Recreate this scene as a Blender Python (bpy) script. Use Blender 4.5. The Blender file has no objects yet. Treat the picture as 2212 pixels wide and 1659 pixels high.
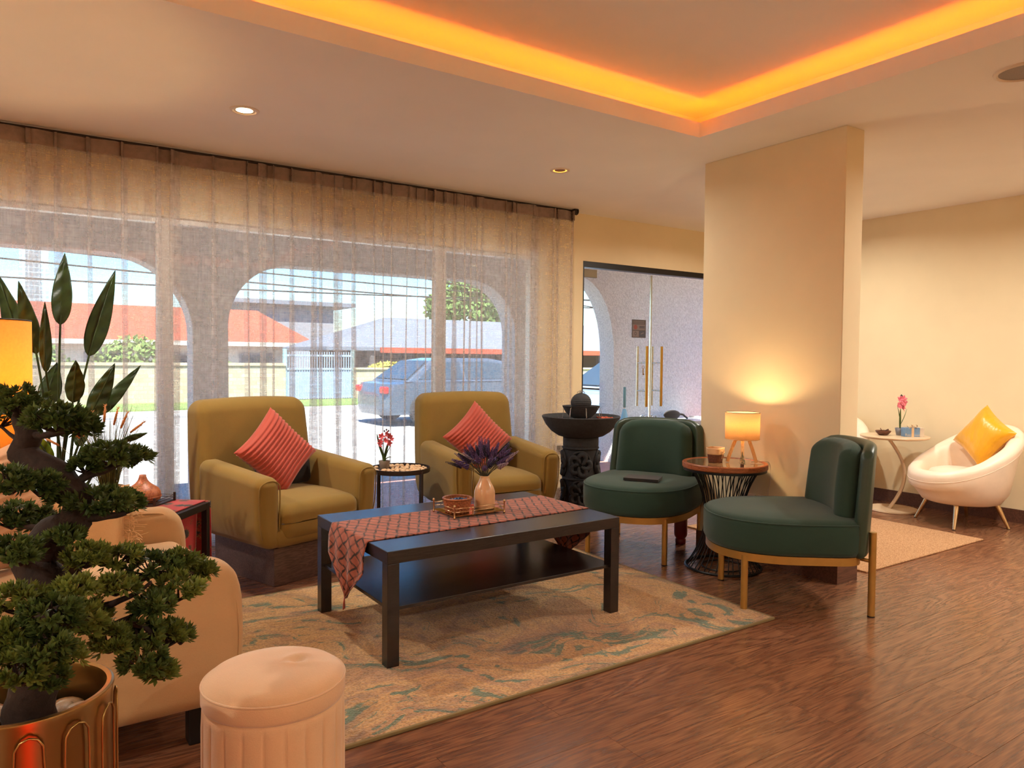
import bpy, math, random
from mathutils import Vector, Matrix
random.seed(7)
S = bpy.context.scene
COL = S.collection
PI = math.pi
sin, cos, sqrt = math.sin, math.cos, math.sqrt
def R(d): return d * PI / 180

# ---------------------------------------------------------------- camera
cam_d = bpy.data.cameras.new('camera')
cam = bpy.data.objects.new('camera', cam_d)
COL.objects.link(cam)
S.camera = cam
cam_d.sensor_fit = 'HORIZONTAL'
cam_d.sensor_width = 36.0
cam_d.lens = 1588.9 / 2212 * 36.0
cam_d.clip_start = 0.05
cam_d.clip_end = 600
YAW, PITCH, ROLL = R(34.083), R(-1.982), R(-0.496)
fw = Vector((sin(YAW) * cos(PITCH), cos(YAW) * cos(PITCH), sin(PITCH)))
rt = Vector((cos(YAW), -sin(YAW), 0))
dn = fw.cross(rt)
r2 = rt * cos(ROLL) + dn * sin(ROLL)
d2 = -rt * sin(ROLL) + dn * cos(ROLL)
cam.matrix_world = Matrix(((r2.x, -d2.x, -fw.x, 0), (r2.y, -d2.y, -fw.y, 0), (r2.z, -d2.z, -fw.z, 1.2), (0, 0, 0, 1)))

# ---------------------------------------------------------------- sky, sun, exposure
W = bpy.data.worlds.new('sky')
S.world = W
W.use_nodes = True
wn = W.node_tree
sky = wn.nodes.new('ShaderNodeTexSky')
sky.sky_type = 'NISHITA'
sky.sun_disc = False
sky.sun_elevation = R(52)
sky.sun_rotation = R(200)
sky.air_density = 1.0
sky.dust_density = 0.2
sky.ozone_density = 4.0
bg = wn.nodes['Background']
hs = wn.nodes.new('ShaderNodeHueSaturation')
hs.inputs['Saturation'].default_value = 1.45
wn.links.new(sky.outputs[0], hs.inputs['Color'])
wn.links.new(hs.outputs[0], bg.inputs[0])
bg.inputs[1].default_value = 0.24

sun_d = bpy.data.lights.new('sun', 'SUN')
sun_d.energy = 14.0
sun_d.angle = R(0.6)
sun_d.color = (1, .95, .88)
sun = bpy.data.objects.new('sun', sun_d)
COL.objects.link(sun)
sun.rotation_euler = Vector((0.35, 0.75, -1.25)).to_track_quat('-Z', 'Y').to_euler()

def portal(name, cx, cz, w, h, y):
    d = bpy.data.lights.new(name, 'AREA')
    d.shape = 'RECTANGLE'
    d.size, d.size_y = w, h
    d.cycles.is_portal = True
    o = bpy.data.objects.new(name, d)
    COL.objects.link(o)
    o.location = (cx, y, cz)
    o.rotation_euler = (R(-90), 0, 0)
portal('window_portal', 0.9, 1.0, 5.6, 2.1, 4.99)
portal('door_portal', 4.95, 1.0, 1.8, 2.05, 4.99)

S.view_settings.view_transform = 'Standard'
S.view_settings.look = 'None'
S.view_settings.gamma = 1.0
S.view_settings.use_curve_mapping = False
S.view_settings.exposure = 0.95
S.cycles.max_bounces = 9
S.cycles.diffuse_bounces = 6
S.cycles.glossy_bounces = 4
S.cycles.transmission_bounces = 6
S.cycles.transparent_max_bounces = 24
S.cycles.caustics_reflective = False
S.cycles.caustics_refractive = False
S.cycles.sample_clamp_indirect = 8

# ---------------------------------------------------------------- geometry helpers: a geo is (verts, faces)
def join(*gs):
    V, F = [], []
    for v, f in gs:
        k = len(V)
        V += list(v)
        F += [tuple(i + k for i in q) for q in f]
    return V, F

def xf(g, loc=(0, 0, 0), rot=(0, 0, 0), sc=(1, 1, 1)):
    if isinstance(sc, (int, float)): sc = (sc, sc, sc)
    from mathutils import Euler
    M = Matrix.Translation(loc) @ Euler(rot).to_matrix().to_4x4() @ Matrix.Diagonal((sc[0], sc[1], sc[2], 1))
    return [tuple(M @ Vector(v)) for v in g[0]], g[1]

def warp(g, fn): return [tuple(fn(*v)) for v in g[0]], g[1]

def box(x0, x1, y0, y1, z0, z1):
    V = [(x0, y0, z0), (x1, y0, z0), (x1, y1, z0), (x0, y1, z0), (x0, y0, z1), (x1, y0, z1), (x1, y1, z1), (x0, y1, z1)]
    return V, [(0, 3, 2, 1), (4, 5, 6, 7), (0, 1, 5, 4), (1, 2, 6, 5), (2, 3, 7, 6), (3, 0, 4, 7)]

def rbox(sx, sy, sz, r, n=4, m=6):
    """rounded box centred on the origin, full sizes sx sy sz"""
    H = (sx / 2, sy / 2, sz / 2)
    def line(h):
        c = max(h - r, 1e-4)
        a = [-h + (h - c) * (1 - math.tan(PI / 4 * (1 - i / n))) for i in range(n)]
        b = [-c + 2 * c * i / m for i in range(m + 1)]
        return a + b + [-t for t in reversed(a)]
    L = [line(h) for h in H]
    V, F, idx = [], [], {}
    def vert(p):
        core = [max(-(H[i] - r), min(H[i] - r, p[i])) for i in range(3)]
        d = Vector([p[i] - core[i] for i in range(3)])
        d = d.normalized() * r if d.length > 1e-9 else d
        q = tuple(core[i] + d[i] for i in range(3))
        k = tuple(round(c, 6) for c in q)
        if k not in idx:
            idx[k] = len(V)
            V.append(q)
        return idx[k]
    for ax in range(3):
        u, v = (ax + 1) % 3, (ax + 2) % 3
        for s in (-1, 1):
            for i in range(len(L[u]) - 1):
                for j in range(len(L[v]) - 1):
                    q = []
                    for a, b in ((i, j), (i + 1, j), (i + 1, j + 1), (i, j + 1)):
                        p = [0, 0, 0]
                        p[ax] = s * H[ax]
                        p[u] = L[u][a]
                        p[v] = L[v][b]
                        q.append(vert(p))
                    if s < 0: q.reverse()
                    if len(set(q)) >= 3: F.append(tuple(dict.fromkeys(q)))
    return V, F

def grid(fn, nu, nv, cu=False, cv=False):
    V = [tuple(fn(i / (nu if cu else nu), j / nv)) for i in range(nu if cu else nu + 1) for j in range(nv if cv else nv + 1)]
    A, B = (nu if cu else nu + 1), (nv if cv else nv + 1)
    F = []
    for i in range(nu):
        for j in range(nv):
            a, b = (i + 1) % A, (j + 1) % B
            F.append((i * B + j, a * B + j, a * B + b, i * B + b))
    return V, F

def lathe(prof, seg=32, arc=1.0):
    """prof: (r,z) from bottom to top, outside; caps where r==0"""
    V, F, rings = [], [], []
    for r, z in prof:
        if r < 1e-6:
            rings.append([len(V)])
            V.append((0, 0, z))
        else:
            rings.append(list(range(len(V), len(V) + seg)))
            V += [(r * cos(2 * PI * k / seg), r * sin(2 * PI * k / seg), z) for k in range(seg)]
    for a, b in zip(rings, rings[1:]):
        for k in range(seg):
            k2 = (k + 1) % seg
            if len(a) == 1 and len(b) == 1: continue
            if len(a) == 1: F.append((a[0], b[k2], b[k]))
            elif len(b) == 1: F.append((a[k], a[k2], b[0]))
            else: F.append((a[k], a[k2], b[k2], b[k]))
    return V, F

def tube(path, r, seg=8, caps=True, flat=None):
    P = [Vector(p) for p in path]
    n = len(P)
    rr = r if isinstance(r, (list, tuple)) else [r] * n
    V, F = [], []
    T = [(P[min(i + 1, n - 1)] - P[max(i - 1, 0)]).normalized() for i in range(n)]
    up = Vector((0, 0, 1)) if abs(T[0].z) < .9 else Vector((1, 0, 0))
    a = T[0].cross(up).normalized()
    for i in range(n):
        a = (a - T[i] * a.dot(T[i])).normalized()
        b = T[i].cross(a)
        for k in range(seg):
            t = 2 * PI * k / seg
            V.append(tuple(P[i] + a * cos(t) * rr[i] + b * sin(t) * rr[i] * (flat or 1)))
    for i in range(n - 1):
        for k in range(seg):
            k2 = (k + 1) % seg
            F.append((i * seg + k, i * seg + k2, (i + 1) * seg + k2, (i + 1) * seg + k))
    if caps:
        F.append(tuple(reversed(range(seg))))
        F.append(tuple(range((n - 1) * seg, n * seg)))
    return V, F

def spline(pts, k=6):
    """Catmull-Rom through pts (any dimension)"""
    out = []
    n = len(pts)
    for i in range(n - 1):
        p0, p1, p2, p3 = pts[max(i - 1, 0)], pts[i], pts[i + 1], pts[min(i + 2, n - 1)]
        for j in range(k):
            t = j / k
            out.append(tuple(.5 * (2 * b + (c - a) * t + (2 * a - 5 * b + 4 * c - d) * t * t + (3 * b - a - 3 * c + d) * t ** 3) for a, b, c, d in zip(p0, p1, p2, p3)))
    out.append(tuple(pts[-1]))
    return out

def prism(poly, h0, h1, axis='y'):
    """poly: 2D points; extruded along axis (y: poly is x,z; z: poly is x,y; x: poly is y,z)"""
    n = len(poly)
    def p(a, b, h): return {'y': (a, h, b), 'z': (a, b, h), 'x': (h, a, b)}[axis]
    V = [p(a, b, h0) for a, b in poly] + [p(a, b, h1) for a, b in poly]
    F = [tuple(range(n)), tuple(reversed(range(n, 2 * n)))] + [(i, i + n, (i + 1) % n + n, (i + 1) % n) for i in range(n)]
    return V, F

def blob(r, sx=1, sy=1, sz=1, seg=10, rings=6, jit=0, rnd=random):
    prof = [(r * sin(PI * i / rings), -r * cos(PI * i / rings)) for i in range(rings + 1)]
    prof[0], prof[-1] = (0, -r), (0, r)
    g = lathe(prof, seg)
    a, b, c = rnd.uniform(0, 6), rnd.uniform(0, 6), rnd.uniform(0, 6)
    def f(x, y, z):
        k = 1 + jit * (sin(3 * x / r + a) + sin(3 * y / r + b) + sin(2 * z / r + c)) / 3
        return x * sx * k, y * sy * k, z * sz * k
    return warp(g, f)

def pillow(w, h, t, n=28, ribs=0, ramp=0.0, pinch=.10):
    """cushion in the xz plane, thickness along y"""
    def f(side):
        def g(u, v):
            a, b = 2 * u - 1, 2 * v - 1
            px = a * (1 - pinch * (1 - abs(a) ** 3) * 0 - pinch * (1 - b * b))
            pz = b * (1 - pinch * (1 - a * a))
            th = ((1 - a ** 4) * (1 - b ** 4)) ** .55
            k = th * t / 2
            if ribs: k += ramp * (1 - abs(sin(PI * ribs * u)) ** 1.6 * 1.0 - .35) * min(1, th * 3)
            return px * w / 2, side * k, pz * h / 2
        return g
    A = grid(f(-1), n, n)
    B = grid(f(1), n, n)
    return join(A, (B[0], [tuple(reversed(q)) for q in B[1]]))

# ---------------------------------------------------------------- object helpers
def obj(name, geo, mat=None, parent=None, smooth=False, bevel=0, sub=0, loc=None, rot=None, solid=0, edge=None, uv=None):
    me = bpy.data.meshes.new(name)
    me.from_pydata([tuple(v) for v in geo[0]], [], [tuple(f) for f in geo[1]])
    if smooth:
        me.polygons.foreach_set('use_smooth', [True] * len(me.polygons))
        if edge: me.set_sharp_from_angle(angle=R(edge))
    if uv:
        ul = me.uv_layers.new(name='UVMap')
        for lp in me.loops: ul.data[lp.index].uv = uv[lp.vertex_index]
    if mat: me.materials.append(mat)
    o = bpy.data.objects.new(name, me)
    COL.objects.link(o)
    if parent: o.parent = parent
    if loc: o.location = loc
    if rot: o.rotation_euler = rot
    if solid:
        m = o.modifiers.new('solid', 'SOLIDIFY')
        m.thickness = solid
        m.offset = 0
    if bevel:
        m = o.modifiers.new('bevel', 'BEVEL')
        m.width = bevel
        m.segments = 2
        m.limit_method = 'ANGLE'
    if sub:
        m = o.modifiers.new('sub', 'SUBSURF')
        m.levels = sub
        m.render_levels = sub
    return o

def tag(o, label, cat, group=None, kind=None):
    o['label'] = label
    if cat: o['category'] = cat
    if group: o['group'] = group
    if kind: o['kind'] = kind
    return o

def thing(name, label, cat, loc=(0, 0, 0), rz=0, group=None):
    o = bpy.data.objects.new(name, None)
    COL.objects.link(o)
    o.empty_display_size = .05
    o.location = loc
    o.rotation_euler = (0, 0, rz)
    return tag(o, label, cat, group)

def struct(name, geo, mat, label, cat=None, **k):
    o = obj(name, geo, mat, **k)
    o['kind'] = 'structure'
    o['label'] = label
    if cat: o['category'] = cat
    return o

def copy_tree(o, parent=None):
    c = o.copy()
    COL.objects.link(c)
    c.parent = parent
    for ch in list(o.children): copy_tree(ch, c)
    return c

def lamp(name, kind, loc, energy, color, parent=None, size=.1, size_y=None, rot=(0, 0, 0), spread=None):
    d = bpy.data.lights.new(name, kind)
    d.energy = energy
    d.color = color
    if kind == 'AREA':
        d.shape = 'RECTANGLE' if size_y else 'DISK'
        d.size = size
        if size_y: d.size_y = size_y
        if spread: d.spread = spread
    else:
        d.shadow_soft_size = size
    o = bpy.data.objects.new(name, d)
    COL.objects.link(o)
    o.location = loc
    o.rotation_euler = rot
    if parent: o.parent = parent
    return o

# ---------------------------------------------------------------- materials
def lin(h):
    if isinstance(h, (tuple, list)): return tuple(h[:3])
    h = h.lstrip('#')
    c = [int(h[i:i + 2], 16) / 255 for i in (0, 2, 4)]
    return tuple(x / 12.92 if x <= .04045 else ((x + .055) / 1.055) ** 2.4 for x in c)

class NT:
    def __init__(s, name):
        s.m = bpy.data.materials.new(name)
        s.m.use_nodes = True
        s.t = s.m.node_tree
        s.b = s.t.nodes['Principled BSDF']
        s.out = s.t.nodes['Material Output']
        s._c = None
    def n(s, typ, **k):
        x = s.t.nodes.new(typ)
        for a, v in k.items():
            if a.startswith('_'): x.inputs[a[1:]].default_value = v
            else: setattr(x, a, v)
        return x
    def l(s, a, b): s.t.links.new(a, b)
    def co(s, sc=(1, 1, 1), rot=(0, 0, 0), src='Object'):
        if s._c is None: s._c = s.n('ShaderNodeTexCoord')
        mp = s.n('ShaderNodeMapping')
        mp.inputs['Scale'].default_value = sc
        mp.inputs['Rotation'].default_value = rot
        s.l(s._c.outputs[src], mp.inputs[0])
        return mp.outputs[0]
    def noise(s, scale, detail=3, vec=None, rough=.55, dist=0):
        x = s.n('ShaderNodeTexNoise')
        x.inputs['Scale'].default_value = scale
        x.inputs['Detail'].default_value = detail
        x.inputs['Roughness'].default_value = rough
        x.inputs['Distortion'].default_value = dist
        s.l(vec if vec is not None else s.co(), x.inputs['Vector'])
        return x.outputs[0]
    def ramp(s, fac, stops, interp='LINEAR'):
        x = s.n('ShaderNodeValToRGB')
        x.color_ramp.interpolation = interp
        e = x.color_ramp.elements
        while len(e) < len(stops): e.new(.5)
        for q, (p, c) in zip(e, stops):
            q.position = p
            q.color = (*lin(c), 1) if not isinstance(c, float) else (c, c, c, 1)
        s.l(fac, x.inputs[0])
        return x.outputs[0]
    def mix(s, fac, a, b, mode='MIX'):
        x = s.n('ShaderNodeMix', data_type='RGBA', blend_type=mode)
        for i, v in ((0, fac), (6, a), (7, b)):
            if hasattr(v, 'is_linked') or hasattr(v, 'links'): s.l(v, x.inputs[i])
            elif i == 0: x.inputs[0].default_value = v
            else: x.inputs[i].default_value = (*lin(v), 1)
        return x.outputs[2]
    def math(s, op, a, b=None):
        x = s.n('ShaderNodeMath', operation=op)
        for i, v in ((0, a), (1, b)):
            if v is None: continue
            if hasattr(v, 'links'): s.l(v, x.inputs[i])
            else: x.inputs[i].default_value = v
        return x.outputs[0]
    def bump(s, h, strength=.3, dist=.01):
        x = s.n('ShaderNodeBump')
        x.inputs['Strength'].default_value = strength
        x.inputs['Distance'].default_value = dist
        s.l(h, x.inputs['Height'])
        s.l(x.outputs[0], s.b.inputs['Normal'])
    def color(s, c):
        if hasattr(c, 'links'): s.l(c, s.b.inputs['Base Color'])
        else: s.b.inputs['Base Color'].default_value = (*lin(c), 1)
    def set(s, rough=.5, metal=0, spec=.5, sheen=0, coat=0):
        s.b.inputs['Roughness'].default_value = rough
        s.b.inputs['Metallic'].default_value = metal
        s.b.inputs['Specular IOR Level'].default_value = spec
        s.b.inputs['Sheen Weight'].default_value = sheen
        s.b.inputs['Coat Weight'].default_value = coat

def shade(c, k): return tuple(min(1, x * k) for x in lin(c))

def simple(name, c, rough=.5, metal=0, spec=.5, var=.12, vs=8, bs=0, bst=.2, bd=.002, sheen=0, coat=0, stretch=(1, 1, 1)):
    t = NT(name)
    v = t.co(stretch)
    nz = t.noise(vs, 3, v)
    t.color(t.ramp(nz, [(.3, shade(c, 1 - var)), (.7, shade(c, 1 + var))]))
    if bs: t.bump(t.noise(bs, 4, v), bst, bd)
    t.set(rough, metal, spec, sheen, coat)
    return t.m

def fabric(name, c, rough=.9, weave=420, var=.08, bst=.35, sheen=.15, spec=.2):
    t = NT(name)
    a = t.noise(weave, 2, t.co((1, .25, 1)))
    b = t.noise(weave, 2, t.co((.25, 1, 1)))
    h = t.math('ADD', a, b)
    big = t.noise(5, 3)
    col = t.ramp(big, [(.3, shade(c, 1 - var)), (.7, shade(c, 1 + var))])
    t.color(t.mix(t.math('MULTIPLY', h, .22), col, shade(c, 1.35)))
    t.bump(h, bst, .0012)
    t.set(rough, 0, spec, sheen)
    return t.m

def wood(name, c1, c2, rough=.4, sc=(1.2, 14, 14), coat=0, spec=.5, bst=.1):
    t = NT(name)
    v = t.co(sc)
    a = t.noise(2.2, 3, v, .5, .4)
    g = t.math('SINE', t.math('MULTIPLY', a, 38.0))
    fine = t.noise(9, 4, t.co((sc[0], sc[1] * 4, sc[2] * 4)))
    f = t.math('ADD', t.math('MULTIPLY', g, .22), fine)
    t.color(t.ramp(f, [(.25, c1), (.8, c2)]))
    t.bump(f, bst, .001)
    t.set(rough, 0, spec, 0, coat)
    return t.m

def emit(name, c, s):
    t = NT(name)
    t.color(c)
    t.b.inputs['Emission Color'].default_value = (*lin(c), 1)
    t.b.inputs['Emission Strength'].default_value = s
    return t.m

def thinglass(name, tint=(1, 1, 1), refl=.06, rough=.0):
    t = NT(name)
    tr = t.n('ShaderNodeBsdfTransparent')
    tr.inputs[0].default_value = (*tint, 1)
    gl = t.n('ShaderNodeBsdfGlossy')
    gl.inputs['Roughness'].default_value = rough
    mx = t.n('ShaderNodeMixShader')
    mx.inputs[0].default_value = refl
    t.l(tr.outputs[0], mx.inputs[1])
    t.l(gl.outputs[0], mx.inputs[2])
    t.l(mx.outputs[0], t.out.inputs[0])
    return t.m

def translucent(name, c, fac=.5, vs=30, var=.1):
    """cloth or paper that lets light through"""
    t = NT(name)
    nz = t.noise(vs, 3)
    col = t.ramp(nz, [(.3, shade(c, 1 - var)), (.7, shade(c, 1 + var))])
    t.color(col)
    t.set(.9, 0, .1)
    tl = t.n('ShaderNodeBsdfTranslucent')
    t.l(col, tl.inputs[0])
    mx = t.n('ShaderNodeMixShader')
    mx.inputs[0].default_value = fac
    t.l(t.b.outputs[0], mx.inputs[1])
    t.l(tl.outputs[0], mx.inputs[2])
    t.l(mx.outputs[0], t.out.inputs[0])
    return t.m

def sheer():
    t = NT('sheer_linen')
    hx = t.noise(1, 2, t.co((170, 170, 6)))      # vertical threads
    hz = t.noise(1, 2, t.co((7, 7, 150)))        # horizontal threads
    slub = t.noise(1, 2, t.co((30, 30, 24)))
    f = t.math('ADD', t.math('MULTIPLY', hx, .35), t.math('ADD', t.math('MULTIPLY', hz, .4), t.math('MULTIPLY', slub, .25)))
    dens = t.ramp(f, [(.38, .27), (.62, .52)])
    col = t.ramp(slub, [(.3, '#d2c7c0'), (.7, '#e4dbd4')])
    t.color(col)
    t.set(1, 0, .05)
    tl = t.n('ShaderNodeBsdfTranslucent')
    t.l(col, tl.inputs[0])
    m1 = t.n('ShaderNodeMixShader')
    m1.inputs[0].default_value = .72
    t.l(t.b.outputs[0], m1.inputs[1])
    t.l(tl.outputs[0], m1.inputs[2])
    tr = t.n('ShaderNodeBsdfTransparent')
    m2 = t.n('ShaderNodeMixShader')
    t.l(dens, m2.inputs[0])
    t.l(tr.outputs[0], m2.inputs[1])
    t.l(m1.outputs[0], m2.inputs[2])
    t.l(m2.outputs[0], t.out.inputs[0])
    return t.m

def leafy(name, c1, c2, fac=.25, rough=.45):
    t = NT(name)
    nz = t.noise(14, 3)
    col = t.ramp(nz, [(.3, c1), (.7, c2)])
    t.color(col)
    t.set(rough, 0, .4)
    tl = t.n('ShaderNodeBsdfTranslucent')
    t.l(col, tl.inputs[0])
    mx = t.n('ShaderNodeMixShader')
    mx.inputs[0].default_value = fac
    t.l(t.b.outputs[0], mx.inputs[1])
    t.l(tl.outputs[0], mx.inputs[2])
    t.l(mx.outputs[0], t.out.inputs[0])
    return t.m

M = {}
M['plaster'] = simple('cream_plaster', '#e6d4b0', .75, spec=.25, var=.03, vs=2.5, bs=60, bst=.12, bd=.002)
M['ceiling'] = simple('ceiling_paint', '#f3eee8', .85, spec=.2, var=.025, vs=1.5, bs=40, bst=.05)
M['stucco'] = simple('white_stucco', '#d9d6d2', .9, spec=.2, var=.16, vs=55, bs=55, bst=1.0, bd=.02)  # darker blotches paint the shade of the relief pits into the colour
M['porchpaint'] = simple('porch_paint', '#e4dfdc', .9, var=.04)
M['skirt'] = wood('skirting_wood', '#4a2d22', '#6b4434', .45)
M['darkframe'] = simple('black_metal', '#1d1a1a', .4, .3, var=.1)
M['alu'] = simple('white_aluminium', '#d8d4cf', .4, .2, var=.05)
M['steel'] = simple('brushed_steel', '#c8c6c0', .25, 1, var=.08, vs=30)
M['fitting'] = simple('dull_bronze_fitting', '#7a6a54', .5, .6, var=.05)
M['brass'] = simple('brass', '#b98d46', .28, 1, var=.08, vs=30)
M['gold'] = simple('satin_gold_paint', '#b98f4c', .38, .75, var=.06, vs=20)
M['palegold'] = simple('champagne_gold', '#d3b48a', .25, 1, var=.05, vs=20)
M['glass'] = thinglass('window_glass', (.97, .985, .98), .05)
M['sheer'] = sheer()
M['tape'] = simple('curtain_tape', '#8a766c', .9, var=.15, vs=30)
M['olive'] = fabric('olive_mustard_fabric', '#846830')
M['coral'] = fabric('coral_corduroy', '#ad4c3d', sheen=.35)
M['charcoal'] = fabric('charcoal_fabric', '#2a2726')
M['greenfab'] = fabric('dark_green_fabric', '#2b4037')
M['greenlea'] = simple('dark_green_leather', '#2b3d2f', .38, var=.08, vs=20, bs=300, bst=.08, bd=.001)
M['creamfab'] = fabric('cream_upholstery', '#b8946a')
M['velvet'] = fabric('blush_velvet', '#d0ab84', .75, sheen=.5)
M['wenge'] = wood('black_brown_wood', '#1a1413', '#2c2220', .27, (2, 24, 24), spec=.65)
M['walnutbox'] = wood('grey_brown_laminate', '#4c3730', '#6a4f45', .5, (3, 20, 20))
M['cherry'] = wood('cherry_wood', '#7c4122', '#a86235', .4, (6, 6, 30))
M['lightwood'] = wood('pale_oak', '#d9a86a', '#edc58d', .5, (30, 30, 3))
M['blackwire'] = simple('black_wire', '#17191c', .4, .4)
M['bronze'] = simple('dark_bronze_metal', '#3a2e2a', .4, .5)
M['white_lea'] = simple('white_leather', '#f0dcc6', .42, var=.04, vs=10, bs=200, bst=.06, bd=.001)
M['yellow_satin'] = simple('yellow_satin', '#e0a010', .34, var=.15, vs=6, bs=7, bst=.6, bd=.03, sheen=.3, stretch=(1, 1, .45))
M['stone'] = simple('black_lava_stone', '#2f2e30', .8, var=.25, vs=40, bs=90, bst=.5, bd=.003)
M['beigetable'] = simple('warm_white_lacquer', '#d8bd9c', .35, var=.03)
M['bark'] = simple('dark_bark', '#2c1c16', .85, var=.35, vs=60, bs=80, bst=.7, bd=.004)
M['needle'] = leafy('bonsai_needles', '#45551d', '#8f9a48', .4)
M['needle_dk'] = leafy('dark_bonsai_needles', '#33451d', '#67793a', .35)
M['bop'] = leafy('glossy_plant_leaf', '#1f2f16', '#39491f', .18, .35)
M['bop_lit'] = leafy('lit_plant_leaf', '#5d7a12', '#8a9c1e', .55, .4)  # brighter yellow-green paints light falling on one low leaf
M['goldpot'] = simple('polished_gold', '#a58552', .3, 1, var=.05, vs=15)
M['pebble'] = simple('pale_pebble', '#d9b48a', .6, var=.15, vs=10)
M['river'] = simple('river_stone', '#b59673', .5, var=.15, vs=10)

# ================================================================ THE ROOM
def floor_mat():
    t = NT('reddish_wood_plank')
    oi = t.n('ShaderNodeObjectInfo')
    rnd = oi.outputs['Random']
    v = t.co((.9, 6.5, 1))
    off = t.n('ShaderNodeCombineXYZ')
    t.l(t.math('MULTIPLY', rnd, 40.0), off.inputs[0])
    t.l(t.math('MULTIPLY', rnd, 97.0), off.inputs[1])
    ad = t.n('ShaderNodeVectorMath', operation='ADD')
    t.l(v, ad.inputs[0])
    t.l(off.outputs[0], ad.inputs[1])
    a = t.noise(1.35, 2.5, ad.outputs[0], .45, .35)
    g = t.math('SINE', t.math('MULTIPLY', a, 75.0))
    st = t.n('ShaderNodeVectorMath', operation='MULTIPLY')
    t.l(ad.outputs[0], st.inputs[0])
    st.inputs[1].default_value = (2.2, 9, 1)
    fine = t.noise(3.2, 4, st.outputs[0], .6)
    f = t.math('ADD', t.math('MULTIPLY', g, .10), fine)
    base = t.ramp(f, [(.30, '#533322'), (.52, '#7d523b'), (.78, '#9a6b4a')])
    t.color(t.mix(t.math('MULTIPLY', rnd, .28), base, '#6c4631'))
    t.bump(f, .02, .001)
    rr = t.ramp(f, [(.3, .28), (.8, .19)])
    t.set(.3, 0, .5)
    t.l(rr, t.b.inputs['Roughness'])
    return t.m
M['floor'] = floor_mat()
X0, X1, Y0, Y1, CZ = -3.2, 6.23, -3.0, 4.95, 2.45

fl = struct('floor', box(X0, X1 + .15, Y0, Y1 + .15, -.12, -.006), M['skirt'], 'reddish brown wood plank floor of the lounge', 'floor')
pw, pl = .182, 1.3
plank_me = None
row = 0
y = .1
while y < Y1 - .001:
    w = min(pw, Y1 - y)
    x = -1.0 - random.uniform(0, pl)
    while x < X1:
        a, b = max(x, -1.0), min(x + pl, X1)
        if b - a > .03:
            if plank_me is None:
                g = box(0, pl - .0012, 0, pw - .0012, -.006, 0)
                o = obj('plank', g, M['floor'], fl)
                plank_me = o.data
            else:
                o = bpy.data.objects.new('plank', plank_me)
                COL.objects.link(o)
                o.parent = fl
            o.location = (a, y, 0)
            o.scale = ((b - a) / pl, w / pw, 1)
        x += pl
    y += pw
# the rest of the floor behind the photographer
struct('floor_back', join(box(X0, X1, Y0, .1, -.006, -.0005), box(X0, -1.0, .1, Y1, -.006, -.0005)), M['floor'], 'wood floor behind the viewpoint', 'floor')

# ---- walls
wx0, wx1, dx0, dx1, top = -2.4, 3.58, 4.08, 5.86, 2.05
struct('wall_window', join(box(X0 - .15, X1 + .15, Y1, Y1 + .15, top, CZ + .02), box(X0 - .15, wx0, Y1, Y1 + .15, 0, top), box(wx1, dx0, Y1, Y1 + .15, 0, top), box(dx1, X1 + .15, Y1, Y1 + .15, 0, top)), M['plaster'], 'cream wall around the curtained windows and the glass doors', 'wall')
struct('wall_right', box(X1, X1 + .15, Y0, Y1, 0, CZ + .02), M['plaster'], 'cream wall behind the white tub chairs', 'wall')
struct('wall_left', box(X0 - .15, X0, Y0, Y1, 0, CZ + .02), M['plaster'], 'cream wall on the far left, out of view', 'wall')
struct('wall_back', box(X0 - .15, X1 + .15, Y0 - .15, Y0, 0, CZ + .02), M['plaster'], 'cream wall behind the viewpoint', 'wall')
struct('wall_middle', box(3.66, 3.825, 2.27, 3.235, 0, CZ), M['plaster'], 'freestanding cream wall pier between the lounge and the seating corner', 'pillar', bevel=.004)
struct('baseboard_middle', join(box(3.648, 3.837, 2.258, 2.27, 0, .1), box(3.648, 3.66, 2.27, 3.235, 0, .1), box(3.825, 3.837, 2.27, 3.235, 0, .1), box(3.648, 3.837, 3.235, 3.247, 0, .1)), M['skirt'], 'brown wooden skirting around the cream pier', 'baseboard')
struct('baseboard_right', box(X1 - .014, X1, Y0, Y1 - .001, 0, .1), M['skirt'], 'brown wooden skirting along the wall behind the white chairs', 'baseboard')
struct('baseboard_window', join(box(wx1 + .01, dx0 - .02, Y1 - .014, Y1, 0, .1), box(dx1 + .02, X1 - .016, Y1 - .014, Y1, 0, .1)), M['skirt'], 'brown wooden skirting beside the glass doors', 'baseboard')

# ---- ceiling with the stepped light cove
ox0, ox1, oy0, oy1 = -1.6, 3.203, -1.6, 2.877
struct('ceiling', join(box(X0, ox0, Y0, Y1, CZ, CZ + .02), box(ox1, X1, Y0, Y1, CZ, CZ + .02), box(ox0, ox1, oy1, Y1, CZ, CZ + .02), box(ox0, ox1, Y0, oy0, CZ, CZ + .02)), M['ceiling'], 'pale ceiling around the light cove', 'ceiling')
sb, UZ = .215, 2.65
cove = join(box(ox0 - sb - .02, ox1 + sb + .02, oy1 + sb, oy1 + sb + .02, CZ + .02, UZ), box(ox0 - sb - .02, ox1 + sb + .02, oy0 - sb - .02, oy0 - sb, CZ + .02, UZ),
            box(ox1 + sb, ox1 + sb + .02, oy0 - sb, oy1 + sb, CZ + .02, UZ), box(ox0 - sb - .02, ox0 - sb, oy0 - sb, oy1 + sb, CZ + .02, UZ),
            box(ox0 - sb - .02, ox1 + sb + .02, oy0 - sb - .02, oy1 + sb + .02, UZ, UZ + .03))
struct('ceiling_recess', cove, M['ceiling'], 'recessed upper ceiling inside the light cove', 'ceiling')
lh = 2.532
e_ = .003
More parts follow.
